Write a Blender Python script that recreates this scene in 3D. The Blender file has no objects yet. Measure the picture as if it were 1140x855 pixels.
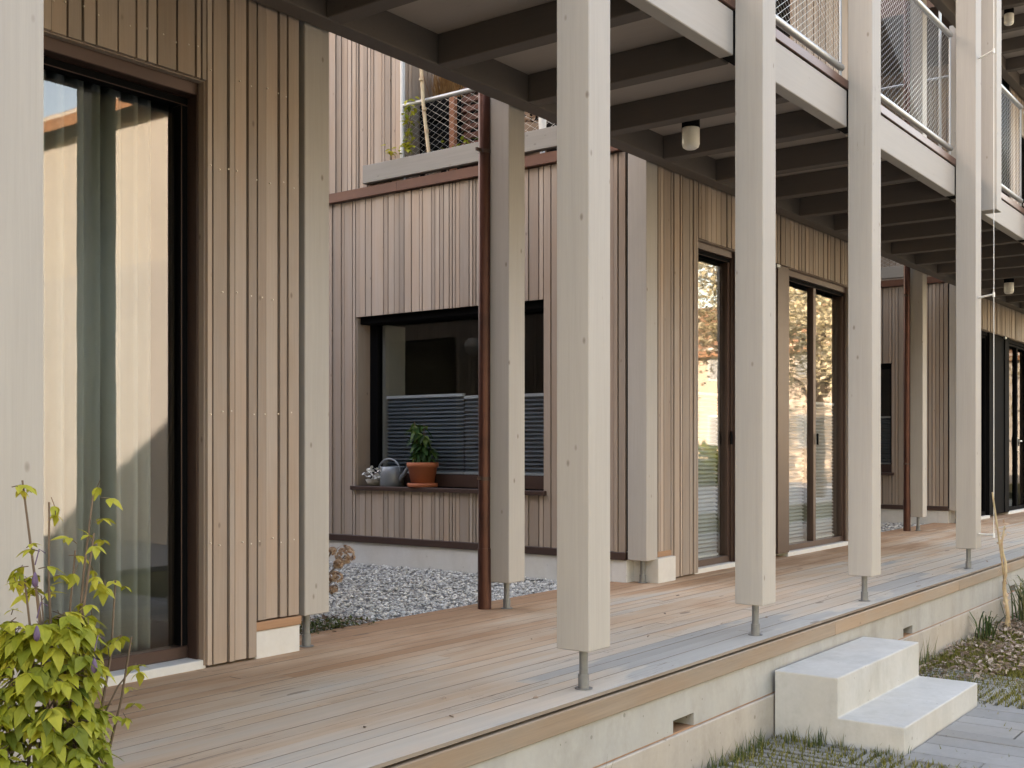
import bpy, bmesh, math, random
from mathutils import Vector, Matrix, noise
R = math.radians
scene = bpy.context.scene
COL = scene.collection

# ------------------------------------------------------------------ helpers
def worldloc(o):
    v = Vector((0, 0, 0))
    while o is not None:
        v += Vector(o.location); o = o.parent
    return v

class MB:
    """collects boxes, tubes and leaves (world coordinates) into one mesh"""
    def __init__(s): s.v = []; s.f = []; s.m = []; s.t = []; s.sm = []
    def add(s, vs, fs, m=0, t=.5, smooth=False):
        b = len(s.v); s.v += [tuple(v) for v in vs]
        for f in fs:
            s.f.append(tuple(i + b for i in f)); s.m.append(m); s.t.append(t); s.sm.append(smooth)
    def box(s, x0, x1, y0, y1, z0, z1, m=0, t=.5):
        if x1 < x0: x0, x1 = x1, x0
        if y1 < y0: y0, y1 = y1, y0
        if z1 < z0: z0, z1 = z1, z0
        s.add([(x0,y0,z0),(x1,y0,z0),(x1,y1,z0),(x0,y1,z0),(x0,y0,z1),(x1,y0,z1),(x1,y1,z1),(x0,y1,z1)],
              [(3,2,1,0),(4,5,6,7),(0,1,5,4),(1,2,6,5),(2,3,7,6),(3,0,4,7)], m, t)
        return s
    def tube(s, pts, r, n=8, m=0, t=.5, cap=True, smooth=True):
        pts = [Vector(p) for p in pts]; k = len(pts)
        rs = r if isinstance(r, (list, tuple)) else [r]*k
        vs = []; up = None
        for i, p in enumerate(pts):
            d = (pts[min(i+1, k-1)] - pts[max(i-1, 0)]).normalized()
            if up is None:
                up = Vector((0,0,1)) if abs(d.z) < .9 else Vector((1,0,0))
            a = d.cross(up).normalized(); b = d.cross(a).normalized(); up = -b if False else up
            for j in range(n):
                w = 2*math.pi*j/n
                vs.append(p + (a*math.cos(w) + b*math.sin(w))*rs[i])
        fs = []
        for i in range(k-1):
            for j in range(n):
                q = (j+1) % n
                fs.append((i*n+j, (i+1)*n+j, (i+1)*n+q, i*n+q))
        s.add(vs, fs, m, t, smooth)
        if cap:
            s.add(vs[:n], [tuple(range(n))], m, t); s.add(vs[-n:], [tuple(reversed(range(n)))], m, t)
        return s
    def lathe(s, prof, c=(0,0,0), n=20, m=0, t=.5, smooth=True):
        vs = []
        for r, z in prof:
            for j in range(n):
                w = 2*math.pi*j/n
                vs.append((c[0]+r*math.cos(w), c[1]+r*math.sin(w), c[2]+z))
        fs = []
        for i in range(len(prof)-1):
            for j in range(n):
                q = (j+1) % n
                fs.append((i*n+j, i*n+q, (i+1)*n+q, (i+1)*n+j))
        s.add(vs, fs, m, t, smooth); return s
    def build(s, name, mats, parent=None, bevel=0, seg=1):
        me = bpy.data.meshes.new(name)
        off = worldloc(parent) if parent else Vector((0,0,0))
        me.from_pydata([tuple(Vector(v)-off) for v in s.v], [], s.f)
        if not isinstance(mats, (list, tuple)): mats = [mats]
        for q in mats: me.materials.append(q)
        me.polygons.foreach_set('material_index', s.m)
        me.polygons.foreach_set('use_smooth', s.sm)
        at = me.attributes.new('tint', 'FLOAT', 'FACE'); at.data.foreach_set('value', s.t)
        me.update()
        if bevel:
            bm = bmesh.new(); bm.from_mesh(me)
            ed = [e for e in bm.edges if len(e.link_faces) == 2 and e.calc_face_angle(0) > .6]
            bmesh.ops.bevel(bm, geom=ed, offset=bevel, segments=seg, affect='EDGES', profile=.5, clamp_overlap=True)
            bm.to_mesh(me); bm.free()
        o = bpy.data.objects.new(name, me); COL.objects.link(o)
        if parent: o.parent = parent
        return o

def tag(o, label=None, cat=None, group=None, kind=None):
    if label: o['label'] = label
    if cat: o['category'] = cat
    if group: o['group'] = group
    if kind: o['kind'] = kind
    return o
def thing(name, label, cat, loc=(0,0,0), group=None):
    o = bpy.data.objects.new(name, None); COL.objects.link(o); o.location = loc
    o.empty_display_size = .1
    return tag(o, label, cat, group)
def dup(root, loc, label=None):
    r = root.copy(); COL.objects.link(r); r.location = loc
    if label: r['label'] = label
    for ch in list(root.children):
        c = ch.copy(); COL.objects.link(c); c.parent = r
        for g in ch.children:
            d = g.copy(); COL.objects.link(d); d.parent = c
    return r

# ------------------------------------------------------------------ materials
class NT:
    def __init__(s, name):
        s.mat = bpy.data.materials.new(name); s.mat.use_nodes = True
        s.n = s.mat.node_tree.nodes; s.l = s.mat.node_tree.links
        s.b = s.n['Principled BSDF']; s.out = s.n['Material Output']
    def node(s, typ, **kw):
        q = s.n.new(typ)
        for k, v in kw.items(): setattr(q, k, v)
        return q
    def set(s, node, **kw):
        for k, v in kw.items(): node.inputs[k.replace('_', ' ')].default_value = v
    def link(s, a, b): s.l.new(a, b)
    def math(s, op, a, b=None, c=None, clamp=False):
        q = s.node('ShaderNodeMath', operation=op, use_clamp=clamp)
        for i, x in enumerate((a, b, c)):
            if x is None: continue
            if isinstance(x, (int, float)): q.inputs[i].default_value = x
            else: s.link(x, q.inputs[i])
        return q.outputs[0]
    def vmath(s, op, a, b):
        q = s.node('ShaderNodeVectorMath', operation=op)
        for i, x in enumerate((a, b)):
            if isinstance(x, tuple): q.inputs[i].default_value = x
            else: s.link(x, q.inputs[i])
        return q.outputs[0]
    def noise(s, vec, scale=1, detail=4, rough=.55, dist=0):
        q = s.node('ShaderNodeTexNoise'); s.link(vec, q.inputs['Vector'])
        q.inputs['Scale'].default_value = scale; q.inputs['Detail'].default_value = detail
        q.inputs['Roughness'].default_value = rough; q.inputs['Distortion'].default_value = dist
        return q.outputs['Fac']
    def ramp(s, fac, stops):
        q = s.node('ShaderNodeValToRGB'); s.link(fac, q.inputs[0]); e = q.color_ramp.elements
        while len(e) < len(stops): e.new(.5)
        for i, (p, c) in enumerate(stops):
            e[i].position = p; e[i].color = c if len(c) == 4 else (*c, 1)
        return q.outputs[0]
    def mix(s, fac, a, b, blend='MIX'):
        q = s.node('ShaderNodeMix', data_type='RGBA', blend_type=blend)
        for i, x in ((0, fac), (6, a), (7, b)):
            if isinstance(x, (int, float)): q.inputs[i].default_value = x
            elif isinstance(x, tuple): q.inputs[i].default_value = x if len(x) == 4 else (*x, 1)
            else: s.link(x, q.inputs[i])
        return q.outputs[2]
    def coords(s, scale=(1,1,1), tint=True):
        tc = s.node('ShaderNodeTexCoord'); oi = s.node('ShaderNodeObjectInfo')
        v = tc.outputs['Object']
        rn = s.math('MULTIPLY', oi.outputs['Random'], 17.0)
        s.at = s.node('ShaderNodeAttribute', attribute_name='tint')
        tn = s.math('MULTIPLY', s.at.outputs['Fac'], 31.0)
        sm = s.math('ADD', rn, tn)
        cb = s.node('ShaderNodeCombineXYZ')
        for i in range(3): s.link(sm, cb.inputs[i])
        v0 = s.vmath('ADD', v, cb.outputs[0]) if tint else v
        return v0, s.vmath('MULTIPLY', v0, scale)
    def bump(s, h, strength=.2, dist=.01):
        q = s.node('ShaderNodeBump'); q.inputs['Strength'].default_value = strength
        q.inputs['Distance'].default_value = dist; s.link(h, q.inputs['Height'])
        s.link(q.outputs[0], s.b.inputs['Normal']); return q.outputs[0]

def wood(name, col, amp=.18, axis='z', rough=.72, knots=.5, tintamp=.2, bump=.12, hue=None, blotch=.12, cracks=0):
    t = NT(name)
    sc = {'z': (26, 26, .8), 'x': (.8, 26, 26), 'y': (26, .8, 26)}[axis]
    kc = {'z': (13, 13, 7), 'x': (7, 13, 13), 'y': (13, 7, 13)}[axis]
    bc = {'z': (3, 3, .7), 'x': (.7, 3, 3), 'y': (3, .7, 3)}[axis]
    raw, v = t.coords(sc)
    g = t.noise(v, 1.6, 6, .62, .35)
    fine = t.noise(v, 6, 3, .6)
    bl = t.noise(t.vmath('MULTIPLY', raw, bc), 1, 4, .6)
    # brightness factor
    f = t.math('ADD', 1 - amp/2 - tintamp/2 - blotch/2, t.math('MULTIPLY', g, amp))
    f = t.math('ADD', f, t.math('MULTIPLY', t.at.outputs['Fac'], tintamp))
    f = t.math('ADD', f, t.math('MULTIPLY', bl, blotch))
    f = t.math('ADD', f, t.math('MULTIPLY', t.math('SUBTRACT', fine, .5), amp*.7))
    base = t.node('ShaderNodeRGB'); base.outputs[0].default_value = (*col, 1)
    c = base.outputs[0]
    if hue: c = t.mix(t.math('MULTIPLY', t.math('SUBTRACT', t.noise(t.vmath('MULTIPLY', raw, bc), 2.2, 3), .35), 2.2, clamp=True), c, hue)
    cf = t.node('ShaderNodeCombineColor')
    for i in range(3): t.link(f, cf.inputs[i])
    c = t.mix(1.0, c, cf.outputs[0], 'MULTIPLY')
    if knots:
        vo = t.node('ShaderNodeTexVoronoi'); t.link(t.vmath('MULTIPLY', raw, kc), vo.inputs['Vector'])
        vo.inputs['Scale'].default_value = .85; vo.inputs['Randomness'].default_value = 1
        kf = t.ramp(vo.outputs['Distance'], [(0, (1,1,1)), (.05, (.7,.7,.7)), (.10, (0,0,0))])
        sel = t.math('GREATER_THAN', t.node('ShaderNodeSeparateColor').outputs[0], .5)
        sp = t.node('ShaderNodeSeparateColor'); t.link(vo.outputs['Color'], sp.inputs[0])
        sel = t.math('GREATER_THAN', sp.outputs[0], .3)
        kf = t.math('MULTIPLY', t.math('MULTIPLY', kf, sel), knots)
        c = t.mix(kf, c, (col[0]*.34, col[1]*.28, col[2]*.24))
    if cracks:
        cr = t.noise(t.vmath('MULTIPLY', raw, tuple(a*1.2 for a in sc)), 1, 2, .5, 1.2)
        cm = t.noise(raw, 1.1, 2)
        k = t.math('MULTIPLY', t.math('LESS_THAN', t.math('ABSOLUTE', t.math('SUBTRACT', cr, .5)), .006), t.math('GREATER_THAN', cm, .66))
        c = t.mix(t.math('MULTIPLY', k, cracks), c, (col[0]*.3, col[1]*.28, col[2]*.26))
    t.link(c, t.b.inputs['Base Color'])
    t.b.inputs['Roughness'].default_value = rough
    t.b.inputs['Specular IOR Level'].default_value = .3
    if bump: t.bump(t.math('ADD', g, t.math('MULTIPLY', fine, .5)), bump, .006)
    return t.mat

def plain(name, col, rough=.6, metal=0, amp=.12, scale=6, spec=.5, bump=0, second=None, tintamp=0):
    t = NT(name); raw, v = t.coords((1,1,1))
    n = t.noise(raw, scale, 5, .6)
    f = t.math('ADD', 1-amp-tintamp/2, t.math('MULTIPLY', n, amp*2))
    if tintamp: f = t.math('ADD', f, t.math('MULTIPLY', t.at.outputs['Fac'], tintamp))
    cf = t.node('ShaderNodeCombineColor')
    for i in range(3): t.link(f, cf.inputs[i])
    c = t.mix(1.0, (*col, 1), cf.outputs[0], 'MULTIPLY')
    if second:
        c = t.mix(t.math('MULTIPLY', t.math('SUBTRACT', t.noise(raw, scale*.4, 5, .65), .45), 4, clamp=True), c, second)
    t.link(c, t.b.inputs['Base Color'])
    t.b.inputs['Roughness'].default_value = rough; t.b.inputs['Metallic'].default_value = metal
    t.b.inputs['Specular IOR Level'].default_value = spec
    if bump: t.bump(t.noise(raw, scale*5, 4), bump, .004)
    return t.mat

def concrete(name, col, stain=.25, scale=3.0, pores=1.0):
    t = NT(name); raw, v = t.coords((1,1,1), tint=False)
    a = t.noise(raw, scale, 8, .68); b = t.noise(raw, 40, 4, .6)
    st = t.noise(t.vmath('MULTIPLY', raw, (5, 5, .9)), 1.4, 5, .6)
    f = t.math('ADD', 1 - stain*.8, t.math('MULTIPLY', a, stain))
    f = t.math('ADD', f, t.math('MULTIPLY', t.math('SUBTRACT', t.at.outputs['Fac'], .5), .22))
    f = t.math('ADD', f, t.math('MULTIPLY', t.math('SUBTRACT', b, .5), .14))
    f = t.math('ADD', f, t.math('MULTIPLY', t.math('SUBTRACT', st, .4), stain*.9))
    cf = t.node('ShaderNodeCombineColor')
    for i in range(3): t.link(f, cf.inputs[i])
    c = t.mix(1.0, (*col, 1), cf.outputs[0], 'MULTIPLY')
    c = t.mix(t.math('MULTIPLY', t.math('SUBTRACT', t.noise(raw, 1.7, 4), .42), 1.6, clamp=True), c, (col[0]*.98, col[1]*.9, col[2]*.8))
    vo = t.node('ShaderNodeTexVoronoi'); t.link(raw, vo.inputs['Vector']); vo.inputs['Scale'].default_value = 26
    sp = t.node('ShaderNodeSeparateColor'); t.link(vo.outputs['Color'], sp.inputs[0])
    p = t.math('MULTIPLY', t.math('LESS_THAN', vo.outputs['Distance'], .11), t.math('GREATER_THAN', sp.outputs[0], .86))
    v2 = t.node('ShaderNodeTexVoronoi'); t.link(t.vmath('ADD', raw, (.37, .11, .23)), v2.inputs['Vector']); v2.inputs['Scale'].default_value = 13
    s2 = t.node('ShaderNodeSeparateColor'); t.link(v2.outputs['Color'], s2.inputs[0])
    p2 = t.math('MULTIPLY', t.math('LESS_THAN', t.math('ADD', v2.outputs['Distance'], t.math('MULTIPLY', s2.outputs[1], .06)), .13), t.math('GREATER_THAN', s2.outputs[0], .80))
    p = t.math('MAXIMUM', p, p2)
    drt = t.math('MULTIPLY', t.math('SUBTRACT', t.noise(t.vmath('MULTIPLY', raw, (1, 1, .6)), 2.6, 7, .72), .50), 8.0*stain, clamp=True)
    c = t.mix(t.math('MULTIPLY', drt, .8), c, (col[0]*.58, col[1]*.55, col[2]*.49))
    c = t.mix(t.math('MULTIPLY', p, .6*pores), c, (col[0]*.4, col[1]*.38, col[2]*.35))
    t.link(c, t.b.inputs['Base Color']); t.b.inputs['Roughness'].default_value = .85
    t.b.inputs['Specular IOR Level'].default_value = .3
    t.bump(t.math('SUBTRACT', b, t.math('MULTIPLY', p, 2.0)), .12, .004)
    return t.mat

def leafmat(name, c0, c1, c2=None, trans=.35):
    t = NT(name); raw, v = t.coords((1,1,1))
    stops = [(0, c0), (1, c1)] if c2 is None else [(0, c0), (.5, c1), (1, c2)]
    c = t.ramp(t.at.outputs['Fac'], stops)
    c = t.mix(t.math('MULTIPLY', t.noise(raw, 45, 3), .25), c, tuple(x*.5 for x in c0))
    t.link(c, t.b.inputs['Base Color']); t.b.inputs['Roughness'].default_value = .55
    t.b.inputs['Specular IOR Level'].default_value = .3
    tr = t.node('ShaderNodeBsdfTranslucent'); t.link(c, tr.inputs[0])
    mx = t.node('ShaderNodeMixShader'); mx.inputs[0].default_value = trans
    t.link(t.b.outputs[0], mx.inputs[1]); t.link(tr.outputs[0], mx.inputs[2]); t.link(mx.outputs[0], t.out.inputs[0])
    return t.mat

def glass(name, boost=2.2, tintc=(.86, .9, .88), wave=.005, rough=.012):
    t = NT(name)
    geo = t.node('ShaderNodeNewGeometry'); tc = t.node('ShaderNodeTexCoord')
    fr = t.node('ShaderNodeFresnel'); fr.inputs[0].default_value = 1.52
    nz = t.noise(t.vmath('MULTIPLY', tc.outputs['Object'], (1, 1, .6)), 2.3, 2)
    bp = t.node('ShaderNodeBump'); bp.inputs['Strength'].default_value = wave; bp.inputs['Distance'].default_value = .1
    t.link(nz, bp.inputs['Height'])
    gl = t.node('ShaderNodeBsdfGlossy'); gl.inputs['Roughness'].default_value = rough
    t.link(bp.outputs[0], gl.inputs['Normal'])
    tr = t.node('ShaderNodeBsdfTransparent'); tr.inputs[0].default_value = (*tintc, 1)
    tw = t.node('ShaderNodeBsdfTransparent')
    mx = t.node('ShaderNodeMixShader'); m2 = t.node('ShaderNodeMixShader')
    t.link(t.math('MULTIPLY', fr.outputs[0], boost, clamp=True), mx.inputs[0])
    t.link(tr.outputs[0], mx.inputs[1]); t.link(gl.outputs[0], mx.inputs[2])
    t.link(geo.outputs['Backfacing'], m2.inputs[0]); t.link(mx.outputs[0], m2.inputs[1]); t.link(tw.outputs[0], m2.inputs[2])
    t.link(m2.outputs[0], t.out.inputs[0])
    return t.mat

PAINT = (.40, .335, .285)
M = {}
M['post'] = wood('post_paint', (.405, .372, .333), .18, 'z', .7, .8, .06, .12, blotch=.20, cracks=.35)
M['beam'] = wood('beam_paint', (.405, .372, .335), .10, 'x', .7, .4, .06, .08, blotch=.12)
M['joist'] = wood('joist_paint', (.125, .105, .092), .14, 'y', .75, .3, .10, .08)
M['ceil'] = wood('ceiling_panel', (.37, .32, .28), .10, 'y', .75, .2, .05, .04)
M['clad'] = wood('cladding_boards', (.345, .28, .232), .30, 'z', .74, .7, .40, .14, hue=(.35, .25, .185), blotch=.16)
M['membrane'] = plain('dark_membrane', (.014, .012, .011), .9, spec=.1)
M['trimwood'] = wood('larch_trim', (.36, .20, .115), .3, 'x', .65, .4, .2, .1)
M['whiteconc'] = concrete('pale_plinth_concrete', (.62, .61, .585), .16, pores=.4)
M['stepconc'] = concrete('step_concrete', (.475, .475, .455), .34, 3.2)
M['wallconc'] = concrete('wall_concrete', (.40, .395, .375), .42, 2.2)
M['lowconc'] = concrete('base_concrete', (.44, .40, .355), .5, 2.6)
M['copper'] = plain('weathered_copper', (.135, .06, .04), .4, .3, .25, 5, second=(.095, .045, .033))
M['pipe'] = plain('copper_pipe', (.105, .042, .031), .36, .6, .2, 7, second=(.065, .028, .022))
M['galv'] = plain('galvanised_steel', (.40, .41, .41), .45, .6, .15, 18)
M['foot'] = plain('dull_galvanised', (.20, .205, .205), .5, .5, .25, 30)
M['wire'] = plain('steel_wire', (.66, .66, .64), .4, .6, .05)
M['whiterod'] = plain('white_rod', (.78, .77, .73), .5, 0, .05)
M['bronze'] = plain('bronze_metal', (.075, .043, .034), .42, .35, .1, 4)
M['black'] = plain('black_metal', (.006, .006, .0065), .8, 0, .1, spec=.03)
M['glass'] = glass('window_glass', 2.6)
M['doorglass'] = glass('door_glass', 2.4, rough=.022)
M['sideglass'] = glass('side_window_glass', 1.25, (.62, .66, .68))
M['darkglass'] = glass('dark_glass', .3, (.45, .47, .5))
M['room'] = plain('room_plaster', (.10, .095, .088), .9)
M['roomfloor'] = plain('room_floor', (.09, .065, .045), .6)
M['cream'] = plain('cream_lining', (.40, .37, .32), .7)
M['curtain'] = plain('curtain_cloth', (.33, .355, .335), .95, spec=.1)
M['blind'] = plain('blind_fabric', (.44, .45, .46), .9, amp=.05)
M['blindgrey'] = plain('grey_blind_fabric', (.21, .235, .26), .9, amp=.05)
M['rail'] = plain('blind_rail', (.72, .73, .73), .5, amp=.03)
M['terracotta'] = plain('terracotta', (.40, .115, .05), .75, amp=.15, scale=14)
M['tin'] = plain('grey_tin', (.20, .22, .235), .4, .35, .12, 14)
M['soil'] = plain('soil', (.045, .035, .026), .95, amp=.4, scale=30)
M['lampwhite'] = plain('opal_glass', (.72, .70, .64), .3, amp=.02)
M['stem'] = plain('plant_stem', (.13, .085, .055), .7, amp=.25, scale=30)
M['bamboo'] = plain('bamboo', (.50, .40, .25), .55, amp=.2, scale=20, second=(.40, .26, .16))
M['clematis'] = leafmat('clematis_leaf', (.08, .12, .015), (.32, .34, .03), (.58, .52, .08))
M['potleaf'] = leafmat('glossy_leaf', (.012, .045, .014), (.04, .115, .028), (.20, .25, .07))
M['moss'] = leafmat('moss_blade', (.09, .09, .018), (.20, .19, .035), (.33, .28, .10))
M['groundleaf'] = leafmat('ground_leaf', (.03, .05, .012), (.09, .12, .03), (.18, .11, .05))
M['grass'] = leafmat('long_grass', (.02, .045, .012), (.06, .10, .03), (.30, .27, .13))
M['dry'] = leafmat('dry_petal', (.36, .21, .13), (.55, .38, .26), (.68, .54, .42))
M['drygrass'] = leafmat('dry_grass', (.24, .12, .045), (.40, .22, .09), (.52, .34, .16))
M['bud'] = plain('violet_bud', (.10, .06, .12), .6)
M['litter'] = leafmat('leaf_litter', (.14, .095, .07), (.34, .25, .19), (.56, .46, .38), .1)
M['timbergrey'] = wood('grey_timber', (.26, .24, .215), .24, 'y', .8, .5, .1, .12)
M['slatred'] = wood('red_brown_slat', (.115, .05, .036), .25, 'x', .75, .2, .3, .1)
M['postred'] = wood('red_brown_post', (.30, .13, .075), .25, 'z', .75, .3, .2, .1)
M['whitecloth'] = plain('white_cloth', (.75, .74, .70), .9)
M['screw'] = plain('screw_head', (.62, .55, .46), .4, .5)

# deck boards: weathered larch, silver at the rain side and warm under the roof
def deckmat():
    t = NT('weathered_deck'); raw, v = t.coords((.55, 22, 22))
    g = t.noise(v, 1.5, 6, .65, .5); fine = t.noise(v, 6, 3, .6)
    tc = t.node('ShaderNodeTexCoord'); sep = t.node('ShaderNodeSeparateXYZ'); t.link(tc.outputs['Object'], sep.inputs[0])
    big = t.noise(t.vmath('MULTIPLY', tc.outputs['Object'], (.55, 1.6, 1)), 1.0, 4, .6)
    brd = t.noise(t.vmath('MULTIPLY', raw, (.5, 3, 3)), 1.0, 4, .6)
    k = t.math('MULTIPLY', t.math('SUBTRACT', sep.outputs[1], 2.25), .62)       # rain reach across the deck
    k = t.math('ADD', k, t.math('MULTIPLY', t.math('MINIMUM', t.math('MULTIPLY', t.math('SUBTRACT', 3.6, sep.outputs[0]), .3, clamp=True), 1.0), .38))
    k = t.math('ADD', k, t.math('MULTIPLY', t.math('SUBTRACT', big, .5), 1.9))
    k = t.math('ADD', k, t.math('MULTIPLY', t.math('SUBTRACT', brd, .5), 1.1))
    k = t.math('ADD', k, t.math('MULTIPLY', t.math('SUBTRACT', t.at.outputs['Fac'], .5), .22))
    c = t.ramp(k, [(.0, (.39, .375, .345)), (.07, (.51, .455, .385)), (.30, (.56, .46, .365)), (.58, (.56, .405, .285)), (.9, (.47, .29, .18)), (1, (.40, .235, .14))])
    f = t.math('ADD', .80, t.math('MULTIPLY', g, .28)); f = t.math('ADD', f, t.math('MULTIPLY', t.math('SUBTRACT', fine, .5), .16))
    f = t.math('ADD', f, t.math('MULTIPLY', t.math('SUBTRACT', t.at.outputs['Fac'], .5), .08))
    cf = t.node('ShaderNodeCombineColor')
    for i in range(3): t.link(f, cf.inputs[i])
    c = t.mix(1.0, c, cf.outputs[0], 'MULTIPLY')
    vo = t.node('ShaderNodeTexVoronoi'); t.link(t.vmath('MULTIPLY', raw, (2.6, 9, 9)), vo.inputs['Vector']); vo.inputs['Scale'].default_value = .7
    sp = t.node('ShaderNodeSeparateColor'); t.link(vo.outputs['Color'], sp.inputs[0])
    kn = t.math('MULTIPLY', t.math('LESS_THAN', vo.outputs['Distance'], .10), t.math('GREATER_THAN', sp.outputs[0], .70))
    c = t.mix(t.math('MULTIPLY', kn, .65), c, (.16, .115, .085))
    cr = t.noise(t.vmath('MULTIPLY', raw, (.9, 30, 30)), 1, 2, .5, .8)
    ck = t.math('MULTIPLY', t.math('LESS_THAN', t.math('ABSOLUTE', t.math('SUBTRACT', cr, .5)), .007), t.math('GREATER_THAN', t.noise(raw, 1.3, 2), .56))
    c = t.mix(t.math('MULTIPLY', ck, .6), c, (.14, .11, .09))
    t.link(c, t.b.inputs['Base Color']); t.b.inputs['Roughness'].default_value = .75
    t.b.inputs['Specular IOR Level'].default_value = .12
    t.bump(t.math('ADD', g, t.math('MULTIPLY', fine, .6)), .16, .006)
    return t.mat
M['deck'] = deckmat()
M['nosing'] = wood('weathered_nosing', (.27, .225, .185), .4, 'x', .8, .6, .2, .1, hue=(.19, .13, .09))
M['grime'] = plain('dirty_board_edge', (.19, .15, .12), .9, amp=.3, scale=20, spec=.1)

MOD = 7.45                     # the building repeats every 7.45 m
YF = 3.745                     # front of the facade boards
rnd = random.Random(7)

# ------------------------------------------------------------------ cladding
def clad(axis, plane, face, a0, a1, z0, z1, openings=(), bottoms=(), seed=1, thick=.022, back=.26):
    """vertical boards of random width on a plane, with a dark wall slab behind; face = -1 or +1 side the boards look to"""
    rr = random.Random(seed); mb = MB(); bk = MB()
    brk = sorted({a0, a1} | {o[0] for o in openings} | {o[1] for o in openings} | {b[0] for b in bottoms} | {b[1] for b in bottoms})
    brk = [b for b in brk if a0 <= b <= a1]
    def put(m, u0, u1, d0, d1, za, zb, t):
        p0, p1 = plane - face*d0, plane - face*d1
        if axis == 'x': m.box(u0, u1, p0, p1, za, zb, 0, t)
        else: m.box(p0, p1, u0, u1, za, zb, 0, t)
    for i in range(len(brk)-1):
        u0, u1 = brk[i], brk[i+1]; mid = (u0+u1)/2
        zb = z0
        for b in bottoms:
            if b[0] <= mid <= b[1]: zb = b[2]
        segs = [(zb, z1)]
        for o in openings:
            if o[0] <= mid <= o[1]:
                ns = []
                for s0, s1 in segs:
                    if o[2] > s0: ns.append((s0, min(s1, o[2])))
                    if o[3] < s1: ns.append((max(s0, o[3]), s1))
                segs = ns
        ws = []
        while sum(ws) < u1-u0: ws.append(rr.choice((.030, .036, .044, .052, .064, .078, .092)))
        k = (u1-u0)/sum(ws); u = u0
        for w in ws:
            w *= k; t = rr.random(); pr = rr.choice((0, 0, .003, .007)); g = rr.choice((.0028, .0028, .004, .006))
            for s0, s1 in segs:
                if s1 - s0 > .01: put(mb, u+g, u+w-g, pr, thick, s0, s1, t)
            u += w
        for s0, s1 in segs:
            if s1 - s0 > .01: put(bk, u0, u1, thick+.002, back, s0 + (.004 if s0 == zb else 0), s1, .5)
    return mb, bk

def pleats(mb, axis, plane, a0, a1, z0, z1, pitch=.026, depth=.011, m=0):
    n = int((z1-z0)/pitch); vs = []; fs = []
    for i in range(2*n+1):
        z = z0 + (z1-z0)*i/(2*n); d = plane + (depth if i % 2 else -depth)
        for a in (a0, a1): vs.append((a, d, z) if axis == 'x' else (d, a, z))
    for i in range(2*n): fs.append((2*i, 2*i+1, 2*i+3, 2*i+2))
    mb.add(vs, fs, m)

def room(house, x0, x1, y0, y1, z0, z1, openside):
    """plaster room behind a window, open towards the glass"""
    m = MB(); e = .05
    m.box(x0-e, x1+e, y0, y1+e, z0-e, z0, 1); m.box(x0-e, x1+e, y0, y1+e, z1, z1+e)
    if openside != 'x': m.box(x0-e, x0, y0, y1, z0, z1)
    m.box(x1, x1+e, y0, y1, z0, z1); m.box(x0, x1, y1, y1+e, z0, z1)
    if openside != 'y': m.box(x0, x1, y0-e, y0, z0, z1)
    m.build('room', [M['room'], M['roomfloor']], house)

def facade_door(house, x0, x1, z0, z1, splits, dark=False, handles=(), blindtop=1.31, lever=False, blinds=True):
    """glazed door set back behind the boards; splits = x positions of the mullions"""
    fm, gm = (M['black'], M['darkglass']) if dark else (M['bronze'], M['glass'] if x0 < 3 else M['doorglass'])
    d = thing_part = None
    fr = MB()
    y = YF + .055
    # metal reveal, lintel and threshold
    fr.box(x0, x0+.012, y, y+.13, z0, z1); fr.box(x1-.012, x1, y, y+.13, z0, z1)
    fr.box(x0+.012, x1-.012, y, y+.13, z1-.055, z1)
    yf = y+.058 if x0 < 3 else y+.018
    cuts = [x0+.012] + list(splits) + [x1-.012]
    fr.box(x0+.012, x1-.012, yf, yf+.06, z0+.035, z0+.085)
    fr.box(x0+.012, x1-.012, yf, yf+.06, z1-.088, z1-.055, 1)
    for c in splits: fr.box(c-.03, c+.03, yf-.004, yf+.06, z0+.085, z1-.088)
    sm_ = 1 if x0 < 3 else 0
    fr.box(x0+.012, x0+.045, yf, yf+.06, z0+.085, z1-.088, sm_); fr.box(x1-.045, x1-.012, yf, yf+.06, z0+.085, z1-.088, sm_)
    d = fr.build('door', [fm, M['black']], house, .003)
    MB().box(x0-.01, x1+.01, y-.03, y+.16, z0-.004, z0+.034).build('door_sill', M['whiteconc'], d, .003)
    for i in range(len(cuts)-1):
        a, b = cuts[i] + (.033 if i == 0 else .03), cuts[i+1] - (.033 if i == len(cuts)-2 else .03)
        MB().box(a, b, yf+.026, yf+.034, z0+.086, z1-.126).build('pane', gm, d)
        if blinds:
            mb = MB(); pleats(mb, 'x', yf+.085, a+.02, b-.02, z0+.10, blindtop-.012, .030, .012)
            mb.box(a+.02, b-.02, yf+.07, yf+.10, blindtop-.012, blindtop+.008, 1)
            mb.box(a+.02, b-.02, yf+.07, yf+.10, z0+.086, z0+.10, 1)
            mb.build('blind', [M['blind'], M['rail']], d)
    for hx in handles:
        hb = MB(); hb.box(hx-.011, hx+.011, yf-.026, yf-.012, .93, 1.03)
        hb.build('handle', M['black'], d, .003)
    if lever:
        hb = MB(); hx = lever
        hb.box(hx-.02, hx+.02, yf-.014, yf, .86, 1.06); hb.tube([(hx, yf-.014, 1.0), (hx, yf-.06, 1.0), (hx-.13, yf-.06, 1.0)], .010, 8)
        hb.build('handle', M['galv'], d)
    return d

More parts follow.
